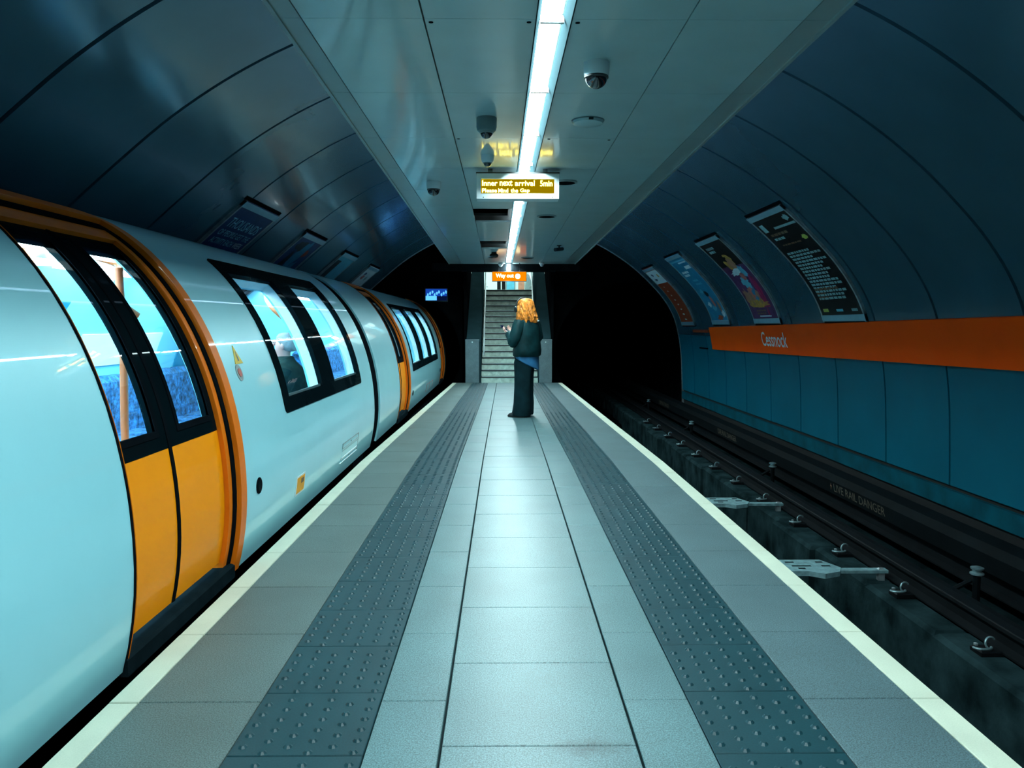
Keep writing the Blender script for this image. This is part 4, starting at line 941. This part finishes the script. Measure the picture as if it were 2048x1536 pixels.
# saloon fittings
def bench(x0, x1, a, b, back_x, sgn, bt=.90):
    m = MB(); m.chamfer(min(x0, x1), max(x0, x1), a, b, -.03, .30, .02); bs = m.build('bench_base', M['moquette_plain'], train)
    n = max(1, int(round((b - a) / .5))); w_ = (b - a) / n
    for i in range(n):
        m = MB(); m.chamfer(min(x0, x1) - .0, max(x0, x1) + .02, a + i * w_ + .01, a + (i + 1) * w_ - .01, .30, .42, .04); m.build('seat_cushion', M['moquette'], bs)
        xa, xb = (back_x, back_x + .17 * sgn); m = MB(); m.chamfer(min(xa, xb), max(xa, xb), a + i * w_ + .01, a + (i + 1) * w_ - .01, .40, bt, .05); m.build('seat_back', M['moquette'], bs)
bench(-3.34, -2.92, 5.9, 8.2, -3.38, 1); bench(-3.34, -2.92, 0.2, 2.6, -3.38, 1); bench(-2.10, -1.68, 5.3, 7.9, -1.75, 1, .76); bench(-3.34, -2.92, 12.4, 17.0, -3.38, 1)
for x, y_ in ((-1.98, 4.05), (-2.06, 6.05), (-2.0, 12.1)):
    m = MB(); zt = TCZ + (TBU - .12) * math.sqrt(1 - ((x - TCX) / (TA - .12)) ** 2); m.tube([(x, y_, -.03), (x, y_, .8), (x + .01, y_, 1.2), (x, y_, zt)], .021, 10); m.build('grab_pole', M['pole'], train, smooth=50)
for y_ in (3.5, 4.4, 5.6, 7.2):
    m = MB(); m.tube([TP(y_ + .35 * math.sin(t * 2.2), tz(1.60) + .25 + t * .35, -.2 - .06 * math.cos(t)) for t in lin(-1, 1, 12)], .022, 10); m.build('grab_rail', M['pole'], train, smooth=50)
for a, b, z0, z1 in ((6.0, 7.4, 1.02, 1.30), (8.3, 8.55, .95, 1.5), (9.3, 10.4, 1.02, 1.28)):
    m = MB(); m.sheet(TP, [a, b], merge_breaks(PI - tz(z1), PI - tz(z0), .08), -.13, -.118); m.build('advert_panel', M['liner_white'], train)
for a, b in ((4.6, 5.6), (7.9, 8.5)):
    m = MB(); m.sheet(TP, [a, b], merge_breaks(PI - tz(1.56), PI - tz(.9), .08), -.125, -.118); m.build('far_window', M['p_blue_mid'], train)
m = MB(); m.box(-3.75, -1.9, 8.40, 8.44, -.03, 1.75); 
m2 = MB(); m2.sheet(lambda u, v, o: Vector((u, 8.42 + o, v)), [-3.7, -3.2, -2.3, -1.75], [-.03, 1.55, 1.8], -.02, .02, lambda u, v: -3.2 < u < -2.3 and v < 1.55); 
m2 = MB(); m2.sheet(lambda u, v, o: Vector((u, 4.5 + o, v)), [-3.3, -2.95], [.4, 1.45], -.015, .015); m2.build('draught_screen', M['liner_white'], train)

# ------------------------------------------------------------------ people
def hand(wrist, d, palm_n, L=0.17, curl=0.5, side=1):
    """vertices and faces of a hand: palm, four bent fingers of unequal length and a thumb"""
    d = Vector(d).normalized(); nrm = Vector(palm_n); nrm = (nrm - d * nrm.dot(d)).normalized(); lat = d.cross(nrm) * side
    w_ = Vector(wrist); out = MB()
    j = {'w': (w_, (.024, .018)), 'p': (w_ + d * L * .28, (.036, .016)), 'k': (w_ + d * L * .50, (.040, .014))}
    v, f = skin_mesh(j, [('w', 'p'), ('p', 'k')], 1); out.add(v, f)
    for i, (off, ln) in enumerate(((-.030, .40), (-.010, .46), (.010, .43), (.028, .34))):
        b = w_ + d * L * .42 + lat * off; q = b + d * L * .14; pts = [b, q]; ang = 0
        for sgm in (.45, .32, .23):
            ang += curl * (.9 if len(pts) == 2 else 1.0); dd = d * math.cos(ang) + nrm * math.sin(ang); pts.append(pts[-1] + dd * L * ln * sgm)
        jj = {str(n): (p, .0088 - .0009 * n) for n, p in enumerate(pts)}
        v, f = skin_mesh(jj, [(str(n), str(n + 1)) for n in range(len(pts) - 1)], 1); out.add(v, f)
    b = w_ + d * L * .14 - lat * .022
    pts = [b, b + (d * .6 - lat * .8).normalized() * L * .2 + nrm * .006, b + (d * .8 - lat * .6).normalized() * L * .36 + nrm * .02, b + (d * .95 - lat * .3).normalized() * L * .5 + nrm * .032]
    jj = {str(n): (p, .0105 - .0012 * n) for n, p in enumerate(pts)}
    v, f = skin_mesh(jj, [('0', '1'), ('1', '2'), ('2', '3')], 1); out.add(v, f)
    return out
def head_features(mb, c, f, up=Vector((0, 0, 1)), s=1.0):
    """nose, brow, lips, chin, ears and eyes on a head centred at c facing f"""
    l = up.cross(f).normalized()
    at = lambda a, b, z: c + f * a * s + l * b * s + up * z * s
    def lump(p, r):
        mb.ell((0, 0, 0), r, 10, 8, mp=lambda q: p + f * q.x + l * q.y + up * q.z)
    lump(at(.102, 0, -.012), (.018, .012, .022)); lump(at(.092, 0, .012), (.014, .008, .02)); lump(at(.088, 0, -.055), (.014, .022, .007)); lump(at(.085, 0, -.066), (.014, .019, .007)); lump(at(.072, 0, -.092), (.022, .024, .018))
    lump(at(.080, .03, .035), (.014, .022, .007)); lump(at(.080, -.03, .035), (.014, .022, .007)); lump(at(.08, .03, .018), (.012, .012, .010)); lump(at(.08, -.03, .018), (.012, .012, .010))
    lump(at(-.01, .083, -.005), (.018, .010, .030)); lump(at(-.01, -.083, -.005), (.018, .010, .030))
def loft(mb, secs, n=24, wob=None):
    rings = []
    for i, (c, ax, ay, X_, Y_) in enumerate(secs):
        rings.append([Vector(c) + X_ * (ax * math.cos(2 * PI * k / n)) * (1 + (wob(i, k) if wob else 0)) + Y_ * (ay * math.sin(2 * PI * k / n)) * (1 + (wob(i, k) if wob else 0)) for k in range(n)])
    mb.rings(rings)

# woman on the platform
WX, WY = 0.315, 11.17
ph = math.radians(40); F = Vector((-math.cos(ph), math.sin(ph), 0)); L = Vector((-F.y, F.x, 0)); U = Vector((0, 0, 1))
hph = math.radians(52); HF = Vector((-math.cos(hph), math.sin(hph), -0.12)).normalized()
O = Vector((WX, WY, 0)); at = lambda f, l, z: O + F * f + L * l + U * z
wom = thing('person', 'woman with wavy red hair in black jacket and wide dark jeans using phone', 'person', (WX, WY, 0))
J = {'pel': (at(0, 0, .92), .125), 'sp': (at(-.01, 0, 1.08), .105), 'ch': (at(-.02, 0, 1.27), .115), 'nk': (at(-.01, 0, 1.415), .052), 'hb': (at(.015, 0, 1.475), .06), 'hm': (at(.012, 0, 1.555), .088), 'ht': (at(.0, 0, 1.62), .066)}
E_ = [('pel', 'sp'), ('sp', 'ch'), ('ch', 'nk'), ('nk', 'hb'), ('hb', 'hm'), ('hm', 'ht')]
LW, RW = at(.195, .135, 1.205), at(.205, -.05, 1.225)
lph = math.radians(14); F2 = Vector((-math.cos(lph), math.sin(lph), 0)); L2 = Vector((-F2.y, F2.x, 0)); at2 = lambda f, l, z: O + Vector((-.03 * max(0, 1 - z / .95), 0, 0)) + F2 * f + L2 * l + U * z
for sfx, sg, wr, el in (('l', 1, LW, at(-.02, .265, 1.10)), ('r', -1, RW, at(-.02, -.255, 1.10))):
    J.update({'sh' + sfx: (at(-.02, .155 * sg, 1.355), .055), 'el' + sfx: (el, .042), 'fa' + sfx: (el.lerp(wr, .4), .038), 'wr' + sfx: (wr, .025),
              'hp' + sfx: (at2(0, .085 * sg, .86), .095), 'kn' + sfx: (at2(.015, .09 * sg, .48), .058), 'cf' + sfx: (at2(-.015, .092 * sg, .34), .052), 'an' + sfx: (at2(-.03, .095 * sg, .09), .036), 'ft' + sfx: (at2(.10, .10 * sg, .035), .03)})
    E_ += [('ch', 'sh' + sfx), ('sh' + sfx, 'el' + sfx), ('el' + sfx, 'fa' + sfx), ('fa' + sfx, 'wr' + sfx), ('pel', 'hp' + sfx), ('hp' + sfx, 'kn' + sfx), ('kn' + sfx, 'cf' + sfx), ('cf' + sfx, 'an' + sfx), ('an' + sfx, 'ft' + sfx)]
v, f = skin_mesh(J, E_, 2)
body = MB(); body.add(v, f); HC = at(.012, 0, 1.555); head_features(body, HC, HF)
for wr, sg, dr in ((LW, 1, F * .9 - L * .25 + U * .32), (RW, -1, F * .8 + L * .35 + U * .30)):
    h_ = hand(wr, dr, U * .9 - L * .45 * sg, .165, .45, sg); body.add(h_.v, h_.f)
body.build('body', M['skin'], wom, smooth=60)
rn = random.Random(2)
jk = MB()
fold = lambda i, k: .035 * math.sin(k * 1.3 + i * 1.7) + .02 * math.sin(k * 2.9 + i)
loft(jk, [(at(-.03, 0, .865), .150, .215, F, L), (at(-.04, 0, .885), .172, .238, F, L), (at(-.045, 0, .96), .172, .24, F, L), (at(-.045, 0, 1.06), .155, .225, F, L), (at(-.045, 0, 1.18), .152, .222, F, L),
          (at(-.045, 0, 1.30), .145, .215, F, L), (at(-.04, 0, 1.37), .120, .185, F, L), (at(-.03, 0, 1.42), .085, .115, F, L), (at(-.02, 0, 1.45), .07, .075, F, L), (at(-.02, 0, 1.455), .05, .06, F, L)], 28, fold)
jk.build('jacket', M['jacket'], wom, smooth=60)
for sg, wr, el, sx in ((1, LW, at(-.03, .285, 1.09), 'l'), (-1, RW, at(-.03, -.275, 1.09), 'r')):
    s0 = at(-.035, .165 * sg, 1.37); m = MB()
    pts = [s0, s0.lerp(el, .25), s0.lerp(el, .55), s0.lerp(el, .85), el + F * .02 - U * .01, el.lerp(wr, .3), el.lerp(wr, .6), el.lerp(wr, .86), el.lerp(wr, .93)]
    m.tube(pts, [.075, .088, .086, .082, .082, .075, .068, .056, .045], 18)
    m.v = [tuple(Vector(p) + Vector((math.sin(p[2] * 70 + i), math.cos(p[2] * 55 + i * .7), 0)) * .004) for i, p in enumerate(m.v)]
    m.build('jacket_sleeve', M['jacket'], wom, smooth=60)
    m = MB(); m.tube([el.lerp(wr, .90), el.lerp(wr, .97)], [.036, .034], 14); m.build('shirt_cuff', M['p_white'] if sg < 0 else M['shirt'], wom, smooth=60)
sh = MB()
loft(sh, [(at(-.055 - .02, 0, .775), .10, .16, F, L), (at(-.05, 0, .79), .145, .205, F, L), (at(-.03, 0, .84), .158, .215, F, L), (at(-.02, 0, .90), .150, .21, F, L), (at(-.02, 0, .95), .12, .17, F, L)], 24, lambda i, k: .03 * math.sin(k * 1.1 + i))
sh.v = [tuple(Vector(p) + U * ((.075 * (Vector(p) - O).dot(Vector((-1, 0, 0))) / .15 - .01) if p[2] < .85 else 0)) for p in sh.v]
sh.build('shirt_hem', M['shirt'], wom, smooth=60)
for sg in (1, -1):
    jn = MB()
    loft(jn, [(at2(.0, .10 * sg, .02), .128, .108, F2, L2), (at2(.0, .10 * sg, .035), .135, .112, F2, L2), (at2(-.005, .10 * sg, .2), .126, .106, F2, L2), (at2(.0, .098 * sg, .42), .118, .100, F2, L2), (at2(.0, .092 * sg, .6), .122, .100, F2, L2), (at2(-.005, .085 * sg, .78), .135, .105, F2, L2), (at2(-.01, .075 * sg, .92), .12, .1, F2, L2), (at2(-.01, .06 * sg, .99), .09, .08, F2, L2)], 22,
         lambda i, k: .035 * math.sin(k * 1.5 + i * 1.3) + .02 * math.sin(k * 3 + i * 2))
    jn.build('trouser_leg', M['jeans'], wom, smooth=60)
for sg in (1, -1):
    m = MB(); c = at2(.055, .10 * sg, .0)
    loft(m, [(c + U * .002, .145, .05, F2, L2), (c + U * .02, .152, .054, F2, L2), (c + U * .05 - F2 * .01, .135, .05, F2, L2), (c + U * .075 - F2 * .04, .095, .042, F2, L2), (c + U * .09 - F2 * .06, .06, .035, F2, L2)], 20); sh_ = m.build('shoe', M['shoe'], wom, smooth=60)
# hair: overlapping wavy locks over a cap
HL = U.cross(HF).normalized(); hat = lambda f, l, z: HC + HF * f + HL * l + U * z
hr = MB()
n = 30; rings = []
for i, (z, a, b, cf) in enumerate(((.145, .02, .02, -.02), (.138, .055, .055, -.02), (.118, .088, .088, -.022), (.08, .108, .106, -.028), (.03, .116, .113, -.034), (-.03, .118, .116, -.042), (-.085, .120, .120, -.052), (-.135, .128, .130, -.058), (-.175, .128, .138, -.062), (-.205, .115, .13, -.064), (-.212, .06, .07, -.06))):
    ring_ = []
    for k in range(n):
        a_ = 2 * PI * k / n; amp = .0 if i < 2 else .008 + .006 * i / 3
        w_ = amp * (math.sin(k * 2.09 + i * .9) + .6 * math.sin(k * 4.2 - i * 1.4))
        zz = z + (0 if i < 8 else .016 * math.sin(k * 2.1 + 1))
        ring_.append(hat(cf + (a + w_) * math.cos(a_), (b + w_) * math.sin(a_), zz))
    rings.append(ring_)
hr.rings(rings)
for q in range(26):
    a_ = rn.uniform(.9, 2 * PI - .9); pts = []; rad = []
    for t in lin(0, 1, 7):
        rr_ = .100 + .028 * t + .010 * math.sin(t * 9 + q); z = .07 - .29 * t + rn.uniform(-.004, .004); aa = a_ + .18 * math.sin(t * 6 + q)
        pts.append(hat(-.034 - .03 * t + rr_ * math.cos(aa), rr_ * math.sin(aa) * 1.03, z)); rad.append(.011 + .012 * math.sin(PI * min(1, t * 1.05)))
    hr.tube(pts, rad, 7)
hr.build('hair', M['hair_red'], wom, smooth=60)
hp = thing('headphones', 'black over-ear headphones worn over the red hair', 'headphones', HC)
m = MB(); m.tube([hat(.045 - .01, .122 * math.cos(a), .01 + .148 * math.sin(a)) for a in lin(0, PI, 18)], .011, 8); m.build('headband', M['shoe'], hp, smooth=50)
for sg in (1, -1):
    m = MB(); rs = [[hat(.040 + r_ * math.cos(2 * PI * k / 18), sg * d_, -.005 + r_ * 1.25 * math.sin(2 * PI * k / 18)) for k in range(18)] for r_, d_ in ((.030, .100), (.036, .108), (.036, .125), (.028, .136), (.006, .138))]
    m.rings(rs); cup = m.build('ear_cup', M['shoe'], hp, smooth=45)
    m = MB(); m.ell((0, 0, 0), (.008, .005, .008), 8, 6, mp=lambda q: hat(.03, sg * .137, .03) + q); m.build('cup_badge', M['p_white'], cup, smooth=50)
PH = LW + F * .115 + L * -.045 + U * .062
phn = thing('phone', 'dark smartphone held up in the woman\'s hand', 'phone', PH)
pd = (F * .75 + U * .6).normalized(); pn_ = pd.cross(L).normalized()
pmap = lambda q: PH + L * q.x + pd * q.y + pn_ * q.z
m = MB(); m.chamfer(-.037, .037, -.075, .075, -.004, .004, .002, pmap); m.build('case', M['black'], phn)
m = MB(); zs = .0042 if pn_.z > 0 else -.0052; m.box(-.033, .033, -.069, .069, zs, zs + .001, pmap); m.build('screen', M['screen_dark'], phn)

# passenger seated in the first car, seen through the window
PX, PY = -1.93, 6.92
F = Vector((-1, 0, 0)).normalized(); L = Vector((0, -1, 0)); O = Vector((PX, PY, 0)); at = lambda f, l, z: O + F * f + L * l + U * z
pas = thing('person', 'grey-haired passenger in dark coat seated behind the train window', 'person', (PX, PY, .42))
J = {'pel': (at(-.02, 0, .52), .13), 'sp': (at(-.03, 0, .68), .12), 'ch': (at(-.02, 0, .84), .13), 'nk': (at(.0, 0, .995), .058), 'hb': (at(.03, 0, 1.05), .062), 'hm': (at(.02, 0, 1.135), .09), 'ht': (at(.005, 0, 1.20), .068)}
E_ = [('pel', 'sp'), ('sp', 'ch'), ('ch', 'nk'), ('nk', 'hb'), ('hb', 'hm'), ('hm', 'ht')]
for sfx, sg in (('l', 1), ('r', -1)):
    J.update({'sh' + sfx: (at(-.02, .15 * sg, .90), .045), 'el' + sfx: (at(.06, .23 * sg, .66), .048), 'wr' + sfx: (at(.30, .12 * sg, .60), .03), 'hp' + sfx: (at(.08, .10 * sg, .50), .085), 'kn' + sfx: (at(.44, .11 * sg, .48), .062), 'an' + sfx: (at(.42, .11 * sg, .06), .04), 'ft' + sfx: (at(.54, .115 * sg, .02), .032)})
    E_ += [('ch', 'sh' + sfx), ('sh' + sfx, 'el' + sfx), ('el' + sfx, 'wr' + sfx), ('pel', 'hp' + sfx), ('hp' + sfx, 'kn' + sfx), ('kn' + sfx, 'an' + sfx), ('an' + sfx, 'ft' + sfx)]
v, f = skin_mesh(J, E_, 2); body = MB(); body.add(v, f); HC = at(.02, 0, 1.135); head_features(body, HC, F)
for sg in (1, -1):
    h_ = hand(at(.30, .12 * sg, .60), F * .9 - L * .4 * sg - U * .2, -U, .17, .4, sg); body.add(h_.v, h_.f)
body.build('body', M['skin_pass'], pas, smooth=60)
ct = MB(); loft(ct, [(at(-.02, 0, .44), .13, .2, F, L), (at(.02, 0, .50), .21, .26, F, L), (at(.01, 0, .68), .20, .26, F, L), (at(.0, 0, .85), .18, .265, F, L), (at(-.0, 0, .94), .14, .22, F, L), (at(.0, 0, 1.0), .085, .11, F, L), (at(.01, 0, 1.04), .072, .075, F, L), (at(.01, 0, 1.045), .06, .06, F, L)], 24, lambda i, k: .03 * math.sin(k * 1.4 + i))
ct.build('coat', M['coat'], pas, smooth=60)
for sg in (1, -1):
    m = MB(); m.tube([at(-.02, .18 * sg, .93), at(.0, .23 * sg, .80), at(.06, .245 * sg, .65), at(.18, .19 * sg, .62), at(.28, .13 * sg, .605)], [.075, .08, .075, .062, .048], 14); m.build('coat_sleeve', M['coat'], pas, smooth=60)
    m = MB(); m.tube([at(.05, .10 * sg, .52), at(.25, .105 * sg, .505), at(.45, .11 * sg, .49), at(.44, .11 * sg, .28), at(.42, .11 * sg, .05)], [.105, .10, .085, .075, .07], 14); m.build('trouser_leg', M['jeans'], pas, smooth=60)
    m = MB(); c = at(.47, .112 * sg, -.03); loft(m, [(c + U * .002, .13, .045, F, L), (c + U * .03, .135, .048, F, L), (c + U * .07 - F * .04, .08, .04, F, L), (c + U * .09 - F * .05, .05, .03, F, L)], 16); m.build('shoe', M['shoe'], pas, smooth=60)
hr = MB(); rings = []
for z, a, cf in ((.118, .02, -.02), (.108, .06, -.02), (.08, .088, -.025), (.04, .094, -.035), (.0, .088, -.045), (-.04, .07, -.055), (-.05, .03, -.05)):
    rings.append([HC + F * (cf + (a * .96 + .003 * math.sin(k * 2.2)) * math.cos(2 * PI * k / 20)) + L * ((a + .003) * .98 * math.sin(2 * PI * k / 20)) + U * z for k in range(20)])
hr.rings(rings); hr.build('hair', M['hair_grey'], pas, smooth=60)
